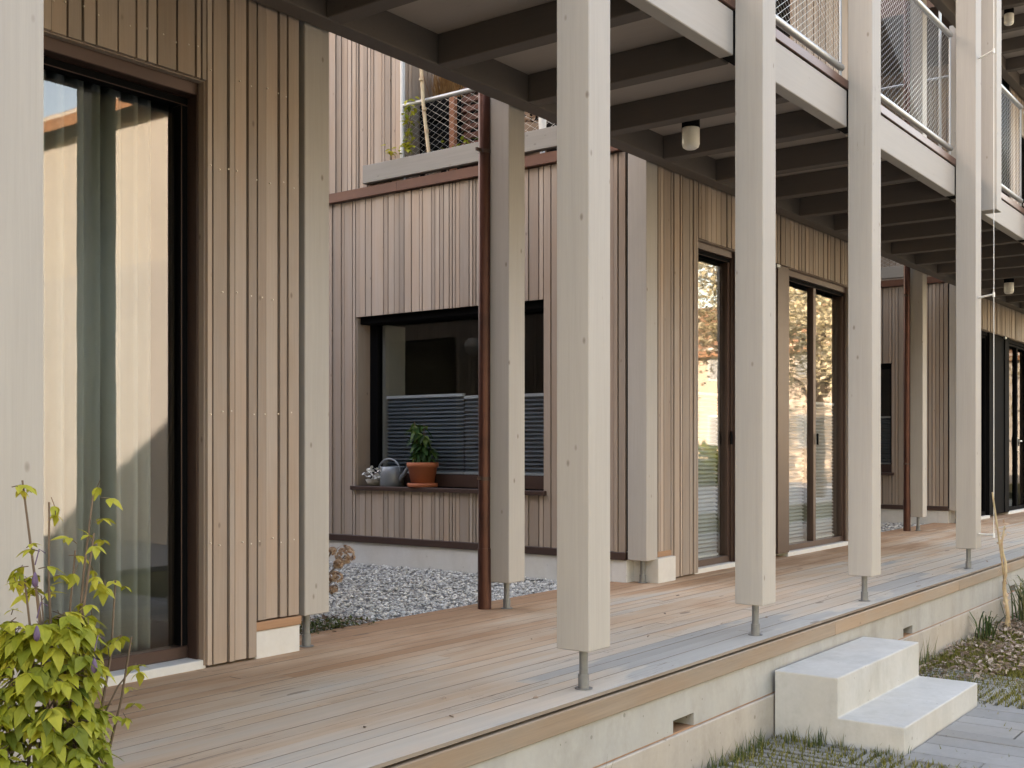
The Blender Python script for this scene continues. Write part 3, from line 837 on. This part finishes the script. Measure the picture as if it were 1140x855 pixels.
# ------------------------------------------------------------------ gravel courtyards
gb = MB()
for xa in (3.3, 3.3+MOD): gb.box(xa, xa+3.3, 3.98, 12.05, -.12, -.032)
tag(gb.build('gravel_bed', M['gravelbase']), kind='structure')
M['pebble'] = leafmat('pebble', (.22, .21, .195), (.56, .54, .50), (.90, .87, .81), .0)
gp = MB(); rr = random.Random(15)
def pebble(x, y, s, z):
    a = rr.uniform(0, 6.28); sx, sy, sz = s*rr.uniform(.8, 1.3), s*rr.uniform(.6, 1), s*rr.uniform(.45, .8); ca, sa = math.cos(a), math.sin(a)
    q = []
    for (u, v, w) in ((1,0,0),(0,1,0),(-1,0,0),(0,-1,0),(0,0,1),(0,0,-1)):
        j = rr.uniform(.8, 1.2); u, v, w = u*sx*j+rr.uniform(-.2,.2)*s, v*sy*j+rr.uniform(-.2,.2)*s, w*sz*j
        q.append((x+u*ca-v*sa, y+u*sa+v*ca, z+w))
    gp.add(q, [(0,1,4),(1,2,4),(2,3,4),(3,0,4),(1,0,5),(2,1,5),(3,2,5),(0,3,5)], 0, min(1, max(0, rr.gauss(.52, .26))))
for k in range(17000):
    x, y = rr.uniform(3.62, 6.49), 4.03 + 3.6*rr.random()**1.25
    pebble(x, y, rr.uniform(.008, .017), -.026 + rr.uniform(-.006, .010))
for k in range(3500):
    x, y = rr.uniform(11.1, 13.93), 4.03 + 2.6*rr.random()
    pebble(x, y, rr.uniform(.012, .024), -.026 + rr.uniform(-.006, .012))
tag(gp.build('gravel', M['pebble']), kind='stuff')

# ------------------------------------------------------------------ leaves
def leaf(mb, p, d, n, L, W, t, m=0, fold=.25, droop=.15):
    """pointed oval leaf from p along d with face normal n"""
    d = Vector(d).normalized(); n = Vector(n); s = d.cross(n)
    if s.length < 1e-4: s = d.cross(Vector((1,0,0)))
    s.normalize(); n = s.cross(d).normalized(); p = Vector(p)
    def q(a, b): return p + d*(a*L) + s*(b*W) + n*(abs(b)*W*fold - droop*L*a*a)
    V = [q(0,0), q(.35,0), q(.7,0), q(1,0), q(.18,.38), q(.42,.5), q(.72,.28), q(.18,-.38), q(.42,-.5), q(.72,-.28)]
    mb.add(V, [(0,4,5,1) if True else 0, (1,5,6,2), (2,6,3), (0,1,8,7), (1,2,9,8), (2,3,9)], m, t)

# foreground climber
def clematis():
    rr = random.Random(21)
    r = thing('climbing_shrub', 'yellow-green leafy climber with violet buds at the lower left corner', 'shrub', (1.2, 2.02, GZ))
    st = MB(); lv = MB(); bd = MB()
    def rv(): return Vector((rr.gauss(0,1), rr.gauss(0,1), rr.gauss(0,1))).normalized()
    def trifol(p, out, size, t):
        d = (Vector(out) + rv()*.5 + Vector((0,0,-.25))).normalized()
        pet = Vector(p) + d*size*.6
        st.tube([p, pet], .0009, 4, 0, .5, False)
        up = (Vector((0,0,1)) + rv()*.35 + Vector(out)*.25)
        hang = Vector((0,0,-.55))
        leaf(lv, pet, d+hang, up, size*1.15, size*.62, t, 0, .18, .25)
        side = d.cross(Vector((0,0,1)))
        if side.length < .1: side = Vector((1,0,0))
        side.normalize()
        leaf(lv, pet, d*.35+side+hang*.8, up, size*.95, size*.52, min(1,max(0,t+rr.gauss(0,.08))), 0, .18, .25)
        leaf(lv, pet, d*.35-side+hang*.8, up, size*.95, size*.52, min(1,max(0,t+rr.gauss(0,.08))), 0, .18, .25)
    c = Vector((1.15, 1.95, 0))
    # dense body
    for k in range(1350):
        z = GZ + .08 + (.98)*rr.random()**1.1
        hz = (z-GZ)/1.10
        rad = .132*(1 - .6*hz**2.0) * math.sqrt(rr.uniform(.25, 1))
        a = rr.uniform(0, 6.283)
        out = Vector((math.cos(a), math.sin(a), 0))
        bulge = 1 + .22*noise.noise(Vector((math.cos(a)*1.5, math.sin(a)*1.5, z*3)))
        p = Vector((c.x+math.cos(a)*rad*bulge, c.y+math.sin(a)*rad*bulge, z))
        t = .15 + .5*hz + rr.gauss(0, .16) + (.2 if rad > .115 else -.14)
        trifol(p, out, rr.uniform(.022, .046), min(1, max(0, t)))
    # woody stems and whips above the body
    tips = [((1.17,1.95),(1.18,1.95,.80)), ((1.18,1.95),(1.252,1.95,.82)), ((1.15,1.93),(1.13,1.94,.70)), ((1.19,1.94),(1.215,1.93,.74)), ((1.2,1.95),(1.285,1.96,.64)),
            ((1.14,1.94),(1.10,1.95,.66)), ((1.19,1.97),(1.235,1.99,.70)), ((1.16,1.96),(1.165,1.99,.84)), ((1.2,1.93),(1.30,1.94,.53)), ((1.12,1.95),(1.075,1.95,.58))]
    for (bx, by), tp in tips:
        b = Vector((bx, by, GZ)); e = Vector(tp); pts = []
        for i in range(9):
            f = i/8; pts.append(b.lerp(e, f) + Vector((.025*math.sin(f*7+bx*90), .02*math.cos(f*6+by*70), 0))*f)
        st.tube(pts, [.006 - .0042*i/8 for i in range(9)], 6)
        for i in range(4, 9):
            for q in range(rr.choice((5, 6, 7)) if i < 6 else rr.choice((2, 3, 4))):
                trifol(pts[i] + rv()*.022, rv(), rr.uniform(.018, .032), min(1, max(0, rr.gauss(.78, .14))))
        sidep = pts[6]; e2 = sidep + Vector((rr.uniform(-.10,.12), rr.uniform(-.05,.05), rr.uniform(.03,.12)))
        st.tube([sidep, sidep.lerp(e2,.5)+Vector((0,0,.015)), e2], [.0022,.0018,.0012], 5)
        for q in range(3): trifol(e2 + rv()*.012, rv(), rr.uniform(.022, .034), min(1, max(0, rr.gauss(.85, .1))))
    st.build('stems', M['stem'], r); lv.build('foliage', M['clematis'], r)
    for p in ((1.11,1.90,.66), (1.19,1.84,.50), (1.09,1.86,.57), (1.335,1.93,.14)):
        b = MB(); b.tube([(p[0]+.02,p[1],p[2]+.05),(p[0]+.008,p[1],p[2]+.058),(p[0],p[1],p[2]+.03)], .0012, 5)
        b.lathe([(0,-.011),(.0045,-.007),(.006,0),(.0045,.008),(.002,.016),(0,.018)], p, 10); b.build('bud', M['bud'], r)
clematis()

# plants on the window sill
def sill_things():
    rr = random.Random(4); xs = 6.555; zs = .601
    r = thing('potted_plant', 'green leafy plant in an orange terracotta pot on the window sill', 'potted plant', (xs, 5.76, zs))
    MB().lathe([(0,0),(.105,0),(.118,.004),(.118,.030),(.10,.030),(.10,.016),(0,.016)], (xs,5.76,zs), 28).build('saucer', M['terracotta'], r)
    MB().lathe([(0,.016),(.088,.016),(.112,.150),(.121,.150),(.124,.188),(.112,.190),(.108,.165),(0,.163)], (xs,5.76,zs), 28).build('pot', M['terracotta'], r)
    lv = MB(); st = MB()
    for k in range(15):
        a = rr.uniform(0, 6.28); e = Vector((xs+.05*math.cos(a), 5.76+.075*math.sin(a), zs+rr.uniform(.28, .52)))
        b = Vector((xs+.02*math.cos(a), 5.76+.02*math.sin(a), zs+.16)); st.tube([b, b.lerp(e,.5)+Vector((0,0,.02)), e], .003, 5)
        for q in range(14):
            f = rr.uniform(.15, 1); p = b.lerp(e, f); w = rr.uniform(0, 6.28)
            d = Vector((math.cos(w)*.8, math.sin(w), rr.uniform(-.9, .15)))
            leaf(lv, p, d, Vector((0,0,1))+d*.3, rr.uniform(.08, .125), rr.uniform(.03, .045), min(1, max(0, rr.gauss(.35 + .35*(f > .85), .2))), 0, .2, .35)
    st.build('stems', M['stem'], r); lv.build('foliage', M['potleaf'], r)
    # watering can, spout pointing right (towards -Y)
    yc = 6.08; r = thing('watering_can', 'grey metal watering can on the window sill left of the terracotta pot', 'watering can', (xs, yc, zs))
    MB().lathe([(0,0),(.092,0),(.098,.006),(.090,.10),(.083,.150),(.076,.156),(.070,.150),(.07,.02),(0,.02)], (xs,yc,zs), 24).build('can_body', M['tin'], r)
    MB().tube([(xs,yc-.075,zs+.045),(xs,yc-.13,zs+.10),(xs,yc-.165,zs+.142),(xs,yc-.185,zs+.150)], [.022,.016,.014,.026], 12).build('spout', M['tin'], r)
    hp = []
    for i in range(13):
        w = math.pi*(1.12 - 1.08*i/12); hp.append((xs, yc+.03 - .105*math.cos(math.pi-w)*-1*-1, zs+.10+.125*math.sin(w)))
    hp = [(xs, yc+.092, zs+.05)] + [(xs, yc+.03+.115*math.cos(math.pi*i/12), zs+.115+.10*math.sin(math.pi*i/12)) for i in range(13)]
    MB().tube(hp, .008, 8).build('handle', M['tin'], r)
    # small pale flowers in a low bowl
    r = thing('flower_bowl', 'low bowl with small white flowers at the left end of the window sill', 'plant', (xs, 6.29, zs))
    MB().lathe([(0,0),(.05,0),(.075,.05),(.07,.052),(.045,.012),(0,.012)], (xs,6.27,zs), 20).build('bowl', M['cream'], r)
    fl = MB()
    for k in range(70):
        a = rr.uniform(0,6.28); q = .075*math.sqrt(rr.random()); p = Vector((xs+q*math.cos(a), 6.26+q*1.1*math.sin(a), zs+.05+.085*rr.random()))
        d = Vector((rr.gauss(0,1), rr.gauss(0,1), rr.gauss(.4,.6))); leaf(fl, p, d, Vector((0,0,1)), .04, .03, rr.random())
    fl.build('flowers', M['whitecloth'], r)
sill_things()

# dried hydrangea and low plants at the courtyard corner
def hydrangea():
    rr = random.Random(31); r = thing('dried_hydrangea', 'dried brown hydrangea flower heads beside the gravel at the left post', 'plant', (4.0, 4.45, -.03))
    st = MB(); heads = [((4.49,4.52,.30), .058), ((4.40,4.50,.185), .038), ((4.425,4.51,.255), .026), ((4.37,4.50,.335), .022), ((4.40,4.52,.12), .024)]
    for (p, s) in heads:
        b = Vector((4.12, 4.5, -.03)); e = Vector(p)
        st.tube([b, b.lerp(e,.5)+Vector((0,0,.04)), e], .004, 6)
        h = MB()
        for k in range(int(1500*s)):
            d = Vector((rr.gauss(0,1), rr.gauss(0,1), rr.gauss(0,1))).normalized()
            if d.z < -.6: continue
            c = e + d*s*rr.uniform(.8, 1.0)
            for q in range(4):
                w = 6.283*q/4 + rr.random(); a = d.orthogonal().normalized(); bb = d.cross(a)
                leaf(h, c, a*math.cos(w)+bb*math.sin(w)+d*.3, d, .015, .014, min(1,max(0,rr.gauss(.5,.28))))
        h.build('flower_head', M['dry'], r)
    lv = MB()
    for k in range(26):
        p = Vector((3.86+rr.gauss(0,.10), 4.42+rr.gauss(0,.10), rr.uniform(0,.12))); d = Vector((rr.gauss(0,1), rr.gauss(0,1), .2))
        leaf(lv, p, d, (0,0,1), .06, .035, min(1,max(0,rr.gauss(.7,.25))))
    st.build('stems', M['stem'], r); lv.build('foliage', M['groundleaf'], r)
hydrangea()
gc = MB(); rr = random.Random(33)
for k in range(1700):
    x = 3.64 + .62*rr.random()**1.3; y = 4.035 + .40*rr.random()
    if (x-3.64)/.62 + (y-4.03)/.55 > 1.05 + rr.uniform(-.1,.1): continue
    z = -.02 + .05*rr.random()
    d = Vector((rr.gauss(0,1), rr.gauss(0,1), rr.gauss(.5,.5)))
    leaf(gc, (x,y,z), d, (0,0,1), rr.uniform(.014,.03), rr.uniform(.010,.018), min(1,max(0,rr.gauss(.45,.25))))
tag(gc.build('ground_cover', M['groundleaf']), kind='stuff')
so = MB()
for k in range(240):
    scrap(so, (3.62+.75*rr.random(), 4.03+.45*rr.random(), -.02+.012*rr.random()), rr.uniform(.01,.022), rr.random()*.35, rr)
for (px, py) in ((3.1,2.62),(2.75,2.9),(3.3,2.36),(4.3,3.1),(2.9,2.42),(5.6,2.5),(4.7,2.7),(6.1,3.3),(7.3,2.6),(3.75,3.98),(3.9,4.0),(8.2,2.4),(7.7,2.36),(9.4,2.33),(5.4,3.0),(2.62,2.55)):
    scrap(so, (px, py, .004), rr.uniform(.006,.013), rr.random(), rr)
tag(so.build('dead_leaves', M['litter']), kind='stuff')

# ------------------------------------------------------------------ climbing wire, vine, grass clump
r = thing('climbing_wire', 'thin white wire on standoff rods in front of the outer post', 'wire', (8.66, 2.1, .2))
wx, wy = 8.70, 2.11
MB().tube([(wx,wy,.26),(wx,wy,5.9)], .0028, 6).build('wire', M['whiterod'], r)
for z in (.262, 2.02, 3.80, 5.6):
    m = MB(); m.tube([(8.80,2.24,z),(wx-.004,wy-.003,z+.004)], .0075, 8); m.tube([(wx,wy,z-.016),(wx,wy,z+.018)], .0085, 8); m.build('standoff', M['whiterod'], r)
r = thing('bare_vine', 'bare climbing stem tied to a bamboo stick in front of the plinth wall', 'plant', (8.92, 2.08, GZ))
MB().tube([(8.99,2.06,GZ-.02),(8.84,2.085,.05),(8.62,2.10,.58)], [.008,.0075,.006], 8).build('stick', M['bamboo'], r)
rr = random.Random(41); pts = [(8.93+.012*math.sin(i*1.7)-.012*i, 2.07+.012*math.cos(i*1.3), GZ-.02+.068*i) for i in range(13)]
MB().tube(pts, [.017-.0009*i for i in range(13)], 8).build('stem', M['bamboo'], r)
sh = MB()
for k in range(34):
    p = Vector(pts[rr.randrange(1,13)])+Vector((rr.gauss(0,.012),rr.gauss(0,.012),rr.gauss(0,.02))); leaf(sh, p, (rr.gauss(0,.6),rr.gauss(0,.6),rr.gauss(0,1)), (rr.gauss(0,1),rr.gauss(0,1),0), .04, .014, rr.random())
sh.build('withered_leaves', M['dry'], r)

def grass_clump(x, y, label, n, h, seed, spread=.10):
    rr = random.Random(seed); m = MB()
    for k in range(n):
        a = rr.uniform(0,6.283); L = h*rr.uniform(.5,1.1); out = L*rr.uniform(.2,.85); w = rr.uniform(.003,.006)
        b = Vector((x+rr.gauss(0,spread*.4), y+rr.gauss(0,spread*.4), GZ)); D = Vector((math.cos(a),math.sin(a),0)); S = Vector((-D.y,D.x,0))*w
        P = [b, b+D*out*.25+Vector((0,0,L*.55)), b+D*out*.62+Vector((0,0,L*.82)), b+D*out+Vector((0,0,L*.74))]
        m.add([P[0]-S,P[0]+S,P[1]-S,P[1]+S,P[2]-S*.7,P[2]+S*.7,P[3]], [(0,1,3,2),(2,3,5,4),(4,5,6)], 0, min(1,max(0,rr.gauss(.4,.28))))
    r = thing('grass_clump', label, 'grass plant', (x,y,GZ)); m.build('blades', M['grass'], r)
grass_clump(9.45, 1.98, 'dark green strap-leaved grass clump by the plinth wall at the right edge', 190, .40, 51, .16)
grass_clump(8.45, 2.10, 'small pale dry grass tuft beside the bare climbing stem', 40, .22, 52, .08)

# ------------------------------------------------------------------ terrace above the middle house
def terrace(x, near):
    rr = random.Random(61); X0 = x
    lab = 'above the window with the potted plant' if near else 'of the farthest house'
    r = thing('terrace_railing', 'galvanised terrace railing with wire mesh ' + lab, 'railing', (X0+.1, 5, 2.97))
    gx = X0+.03
    m = MB(); m.tube([(gx,5.93,2.97),(gx,5.93,6.2)], .020, 12); m.build('tall_pole', M['galv'], r)
    MB().tube([(gx,5.93,3.56),(gx,3.98,3.56)], .018, 12).build('top_rail', M['galv'], r)
    for y in (4.0,): MB().tube([(gx,y,2.97),(gx,y,6.2)], .017, 10).build('pole', M['galv'], r)
    MB().tube([(gx,5.93,5.36),(gx,3.86,5.36)], .016, 10).build('top_rail', M['galv'], r)
    m = MB(); mesh_panel(m, (gx,3.98,3.0), (0,1,0), 1.94, .555, .05, .62, .0010); m.build('wire_mesh', M['wire'], r)
terrace(6.486, True); terrace(6.486+MOD, False)
X = 6.486
r = thing('bamboo_cane', 'pale bamboo cane leaning against the terrace railing', 'cane', (X-.02, 5.62, 3.13))
MB().tube([(X-.02,5.62,3.14),(X-.012,5.68,3.5),(X-.005,5.72,3.95)], .014, 10).build('cane', M['bamboo'], r)
kn = MB()
for z in (3.3,3.47,3.7): kn.tube([(X-.017,5.645+(z-3.3)*.13,z),(X-.017,5.645+(z-3.3)*.13,z+.02)], .018, 10)
kn.build('knots', M['bamboo'], r)
r = thing('black_planter', 'black raised planter table behind the terrace mesh', 'planter', (X+.34, 5.75, 2.96))
m = MB(); m.box(X+.22,X+.47,5.60,5.90,3.47,3.65); m.build('trough', M['black'], r, .01)
m = MB(); m.box(X+.24,X+.45,5.62,5.88,3.25,3.44)
for a in (X+.20,X+.46):
    for c in (5.585,5.875): m.box(a,a+.03,c,c+.03,2.956,3.60)
m.build('frame', M['black'], r)
r = thing('terrace_post', 'red-brown wooden post behind the terrace mesh', 'post', (X+.2, 5.56, 2.96)); MB().box(X+.17,X+.21,5.53,5.58,2.96,3.63).build('shaft', M['postred'], r, .003)
r = thing('slat_screen', 'dark red-brown slatted screen on the terrace', 'screen', (X+.27, 5.3, 2.96))
for k in range(10):
    z = 3.0+.07*k; MB().box(X+.25,X+.275,5.02,5.525,z,z+.042,0,rr.random()).build('slat', M['slatred'], r, .003)
for y in (5.03,5.48): MB().box(X+.276,X+.31,y,y+.04,2.956,3.72).build('upright', M['slatred'], r)
r = thing('ornamental_grass', 'tuft of orange dried ornamental grass on the terrace', 'plant', (X+.36, 5.76, 3.651))
m = MB(); rr = random.Random(66)
for k in range(520):
    a = rr.uniform(0,6.28); L = rr.uniform(.14,.34); o = rr.uniform(.0,.13); b = Vector((X+.36+rr.gauss(0,.03),5.76+rr.gauss(0,.05),3.645)); D = Vector((math.cos(a),math.sin(a),0)); S = Vector((-D.y,D.x,0))*.003
    e = b+D*o+Vector((0,0,L)); m.add([b-S,b+S,b.lerp(e,.6)+S+D*.01,b.lerp(e,.6)-S+D*.01,e], [(0,1,2,3),(3,2,4)], 0, rr.random()*.7)
m.build('blades', M['drygrass'], r)
r = thing('terrace_vine', 'yellow-green vine climbing the galvanised terrace pole', 'plant', (X+.03, 5.9, 2.97))
lv = MB(); st = MB(); st.tube([(X,5.86,2.98),(X-.005,5.88,3.2),(X+.01,5.82,3.5)], .003, 5)
for k in range(70):
    f = rr.random(); p = Vector((X-.01+rr.gauss(0,.02), 5.86-.05*f+rr.gauss(0,.035), 3.18+.42*f)); leaf(lv, p, (rr.gauss(0,1),rr.gauss(0,1),rr.gauss(-.3,.5)), (0,0,1), .05, .034, min(1,max(0,rr.gauss(.55,.25))))
for k in range(12): leaf(lv, (X-.03+rr.gauss(0,.015),5.99+rr.gauss(0,.03),3.21+rr.gauss(0,.02)), (rr.gauss(0,1),rr.gauss(0,1),-.2), (0,0,1), .05, .034, .9)
for k in range(46): leaf(lv, (X+.09+rr.gauss(0,.03),5.35+rr.gauss(0,.16),3.10+.12*rr.random()), (rr.gauss(0,1),rr.gauss(0,1),.6), (0,0,1), .05, .03, rr.random()*.6)
st.build('stems', M['stem'], r); lv.build('foliage', M['clematis'], r)
r = thing('clay_vessel', 'round brown clay vessel on the terrace near the post top', 'pot', (X+.26, 4.9, 2.96))
MB().lathe([(0,0),(.08,0),(.125,.10),(.14,.2),(.11,.29),(.085,.33),(.075,.32),(0,.28)], (X+.26,4.89,2.956), 26).build('vessel', plain('brown_clay', (.22,.14,.085), .7, amp=.3, scale=8), r)
m = MB()
for k in range(50): leaf(m, (X+.26+rr.gauss(0,.05),4.89+rr.gauss(0,.06),3.27+.10*rr.random()), (rr.gauss(0,1),rr.gauss(0,1),.5), (0,0,1), .06, .03, rr.random())
m.build('foliage', M['dry'], r)
r = thing('folded_parasol', 'folded white parasol standing on the terrace', 'parasol', (X+.17, 4.70, 2.96))
MB().lathe([(.018,0),(.018,.1),(.022,.14),(.036,.5),(.03,.8),(.012,1.2),(0,1.22)], (X+.17,4.70,2.957), 14).build('cover', M['whitecloth'], r)

# curtain behind the left door
cu = MB(); vs = []; n = 150
for i in range(n+1):
    x = 1.0 + 1.86*i/n; y = YF+.30 + .035*math.sin(i*.95) + .012*math.sin(i*2.3+1)
    vs += [(x,y,.04),(x,y+.004*math.sin(i),2.40)]
cu.add(vs, [(2*i,2*i+2,2*i+3,2*i+1) for i in range(n)], 0, .5, True)
o = cu.build('curtain', M['curtain']); tag(o, 'long grey-green curtain hanging behind the left glass door', 'curtain')
sm = o.modifiers.new('thickness', 'SOLIDIFY'); sm.thickness = .004

# ------------------------------------------------------------------ across the street (seen as reflections, plus unseen trees that block light)
def opposite():
    M['creamwall'] = plain('cream_render', (.44, .43, .395), .9, amp=.08, scale=1)
    M['shadebase'] = plain('shaded_render', (.40, .40, .385), .9, amp=.1, scale=1)
    M['tiles'] = plain('brown_tiles', (.28, .15, .085), .8, amp=.3, scale=3)
    M['ochre'] = plain('ochre_render', (.46, .38, .30), .9, amp=.1, scale=1)
    M['palehouse'] = plain('pale_render', (.52, .51, .485), .9, amp=.06, scale=1)
    def house(x0,x1,y0,y1,h,wall,label,ridge):
        r = thing('street_house', label, 'house', ((x0+x1)/2,(y0+y1)/2,GZ))
        m = MB(); m.box(x0,x1,y0,y1,GZ-.1,h); m.build('wall', wall, r)
        if wall is M['creamwall']: MB().box(x0-.02,x1+.02,y0-.02,y1+.02,GZ-.1,3.6).build('lower_wall_shade', M['shadebase'], r)  # shade on the lower cream wall, put into a greyer colour
        m = MB(); o = .35; xm = (x0+x1)/2; t = .16
        A = [(x0-o,h-.25),(xm,h+ridge),(x1+o,h-.25),(x1+o,h-.25-t),(xm,h+ridge-t),(x0-o,h-.25-t)]
        vs = [(a,y0-o,b) for a,b in A]+[(a,y1+o,b) for a,b in A]
        m.add(vs, [(0,1,4,5),(1,2,3,4),(6,11,10,7),(7,10,9,8)]+[(i,i+6,(i+1)%6+6,(i+1)%6) for i in range(6)]); m.build('roof', M['tiles'], r)
        k = 0
        for yy in (y0+1.4, (y0+y1)/2-.6, y1-2.6):
            for zz in ((.9, 3.8) if h > 5 else (.9,)):
                if wall is M['creamwall']: continue
                q = MB(); q.box(x0-.05,x0+.02,yy,yy+1.1,zz,zz+1.4); f = q.build('window', M['palehouse'], r)
                MB().box(x0-.06,x0-.052,yy+.08,yy+1.02,zz+.08,zz+1.32).build('pane', M['galv'], f)
        for xx in (x0+1.2, xm-.5, x1-2.2):
            for zz in ((.9, 3.8) if h > 5 else (.9,)):
                q = MB(); q.box(xx,xx+1.1,y1-.02,y1+.05,zz,zz+1.4); f = q.build('window', M['palehouse'], r)
                MB().box(xx+.08,xx+1.02,y1+.052,y1+.06,zz+.08,zz+1.32).build('pane', M['black'], f)
    house(10.0, 19, -15, -5.8, 6.2, M['creamwall'], 'cream rendered house with brown tiled roof across the street', 2.4)
    house(44, 56, -20, -8, 5.2, M['ochre'], 'pale ochre house with tiled roof down the street', 2.6)
    house(62, 76, -16, -3, 5.8, M['palehouse'], 'pale house far down the street', 2.4)
    M['autumn'] = leafmat('autumn_leaf', (.36, .31, .19), (.56, .50, .33), (.72, .67, .52))
    M['bark'] = plain('bark', (.09, .07, .05), .9, amp=.4, scale=10)
    def tree(x, y, h, s, seed, label, mat, ls=.20, group=None):
        rr = random.Random(seed); r = thing('sky_blocker_tree' if group else 'autumn_tree', label, 'tree', (x,y,GZ), group)
        t = MB(); t.tube([(x,y,GZ-.1),(x+.1,y,h*.25),(x,y+.1,h*.6),(x+.05,y,h*.92)], [.22,.16,.09,.02], 8)
        tips = []
        for k in range(14):
            a = rr.uniform(0,6.28); z = h*rr.uniform(.25,.75); e = Vector((x+s*math.cos(a)*rr.uniform(.5,.9), y+s*math.sin(a)*rr.uniform(.5,.9), z+rr.uniform(.4,1.6)))
            t.tube([(x,y,z*.9), (Vector((x,y,z))+e)/2+Vector((0,0,.2)), e], [.07,.045,.015], 6); tips.append(e)
        t.build('trunk', M['bark'], r); c = MB()
        cl = tips + [Vector((x+rr.gauss(0,s*.35),y+rr.gauss(0,s*.35),h*rr.uniform(.45,1))) for k in range(12)]
        for e in cl:
            for k in range(150 if group else 320):
                p = e+Vector((rr.gauss(0,.42),rr.gauss(0,.42),rr.gauss(0,.38))); leaf(c, p, (rr.gauss(0,1),rr.gauss(0,1),rr.gauss(-.3,.8)), (rr.gauss(0,.5),rr.gauss(0,.5),1), ls, ls*.65, min(1,max(0,rr.gauss(.5,.28))))
        c.build('crown', mat, r)
    for i,(x,y,h,s) in enumerate(((25,-3.9,6.5,2.2),(31,-4.6,7.5,2.6),(38,-5.2,7,2.4),(33,-1.6,5,1.6))):
        tree(x,y,h,s,70+i,['golden autumn tree at the kerb nearest the houses','tall golden autumn tree in the middle of the kerb row','golden autumn tree farthest along the kerb','small golden tree in the verge before the houses'][i], M['autumn'], .12)
    M['evergreen'] = leafmat('evergreen_leaf', (.015, .03, .012), (.04, .065, .02), (.08, .10, .035), .2)  # unseen trees below are added to darken the horizon for the facade
    for i in range(10):
        x = -34 + 3.6*i; tree(x, -12.5 + 1.2*math.sin(i*2.1), 9 + 1.2*math.sin(i*1.3), 2.8, 90+i, 'dark evergreen tree outside the picture, added to block low skylight', M['evergreen'], .42, 'unseen evergreens added to block low skylight')
    for i in range(3):
        tree(.3 + 3.2*i, -13.2 + .4*i, 9.5, 2.8, 130+i, 'dark evergreen tree outside the picture, added to block low skylight', M['evergreen'], .42, 'unseen evergreens added to block low skylight')
    for i in (0,):
        tree(-16, -8 + 4.0*i, 9.5, 2.8, 110+i, 'dark evergreen tree outside the picture, added to block low skylight', M['evergreen'], .42, 'unseen evergreens added to block low skylight')
    hb = MB(); rr = random.Random(80)
    for k in range(3800):
        leaf(hb, (rr.uniform(20,60), rr.uniform(-12.6,-11.9), GZ+1.5*rr.random()), (rr.gauss(0,1),rr.gauss(0,1),rr.gauss(.2,.7)), (rr.gauss(0,.5),1,rr.gauss(0,.5)), .3, .2, rr.random()*.6)
    r = thing('hedge', 'clipped green hedge along the far side of the street', 'hedge', (40,-12.2,GZ)); hb.build('foliage', M['clematis'], r)
    # low white wall opposite the doors
    m = MB(); m.box(20,43,-12.9,-12.75,GZ-.1,.5); o = m.build('garden_wall', M['palehouse']); tag(o, 'low pale garden wall behind the street hedge', 'wall')
opposite()

# ------------------------------------------------------------------ camera, light, world
cam = bpy.data.objects.new('camera', bpy.data.cameras.new('camera')); COL.objects.link(cam)
cam.location = (0, 0, .9); yaw = math.atan(938/1255)
cam.rotation_euler = (R(90), 0, -(math.pi/2 - yaw))
cam.data.sensor_width = 36; cam.data.lens = 1255/1140*36; cam.data.shift_y = (499-427.5)/1140
cam.data.clip_start = .02; cam.data.clip_end = 2000
scene.camera = cam

SAZ = (-.85, .53); EL = 17
w = bpy.data.worlds.new('World'); scene.world = w; w.use_nodes = True
nt = w.node_tree; sky = nt.nodes.new('ShaderNodeTexSky'); sky.sky_type = 'NISHITA'; sky.sun_disc = False
sky.sun_elevation = R(EL); sky.sun_rotation = math.atan2(SAZ[0], SAZ[1]); sky.altitude = 400; sky.air_density = 1.0; sky.dust_density = 1.2; sky.ozone_density = .4
bg = nt.nodes['Background']; nt.links.new(sky.outputs[0], bg.inputs[0]); bg.inputs[1].default_value = .15
sd = bpy.data.lights.new('sun', 'SUN'); sd.energy = 4.0; sd.angle = R(.5); sd.color = (1, .97, .92)
so = bpy.data.objects.new('sun', sd); COL.objects.link(so); so.location = (0,0,20)
dv = Vector((SAZ[0]*math.cos(R(EL)), SAZ[1]*math.cos(R(EL)), math.sin(R(EL)))).normalized()
so.rotation_euler = dv.to_track_quat('Z', 'Y').to_euler()

scene.view_settings.view_transform = 'Standard'; scene.view_settings.look = 'None'
scene.view_settings.exposure = 3.27; scene.view_settings.gamma = 1.0
scene.view_settings.use_white_balance = True; scene.view_settings.white_balance_temperature = 9000; scene.view_settings.white_balance_tint = 20
scene.render.engine = 'CYCLES'
scene.cycles.max_bounces = 10; scene.cycles.diffuse_bounces = 4; scene.cycles.glossy_bounces = 5; scene.cycles.transparent_max_bounces = 24
scene.cycles.caustics_reflective = False; scene.cycles.caustics_refractive = False
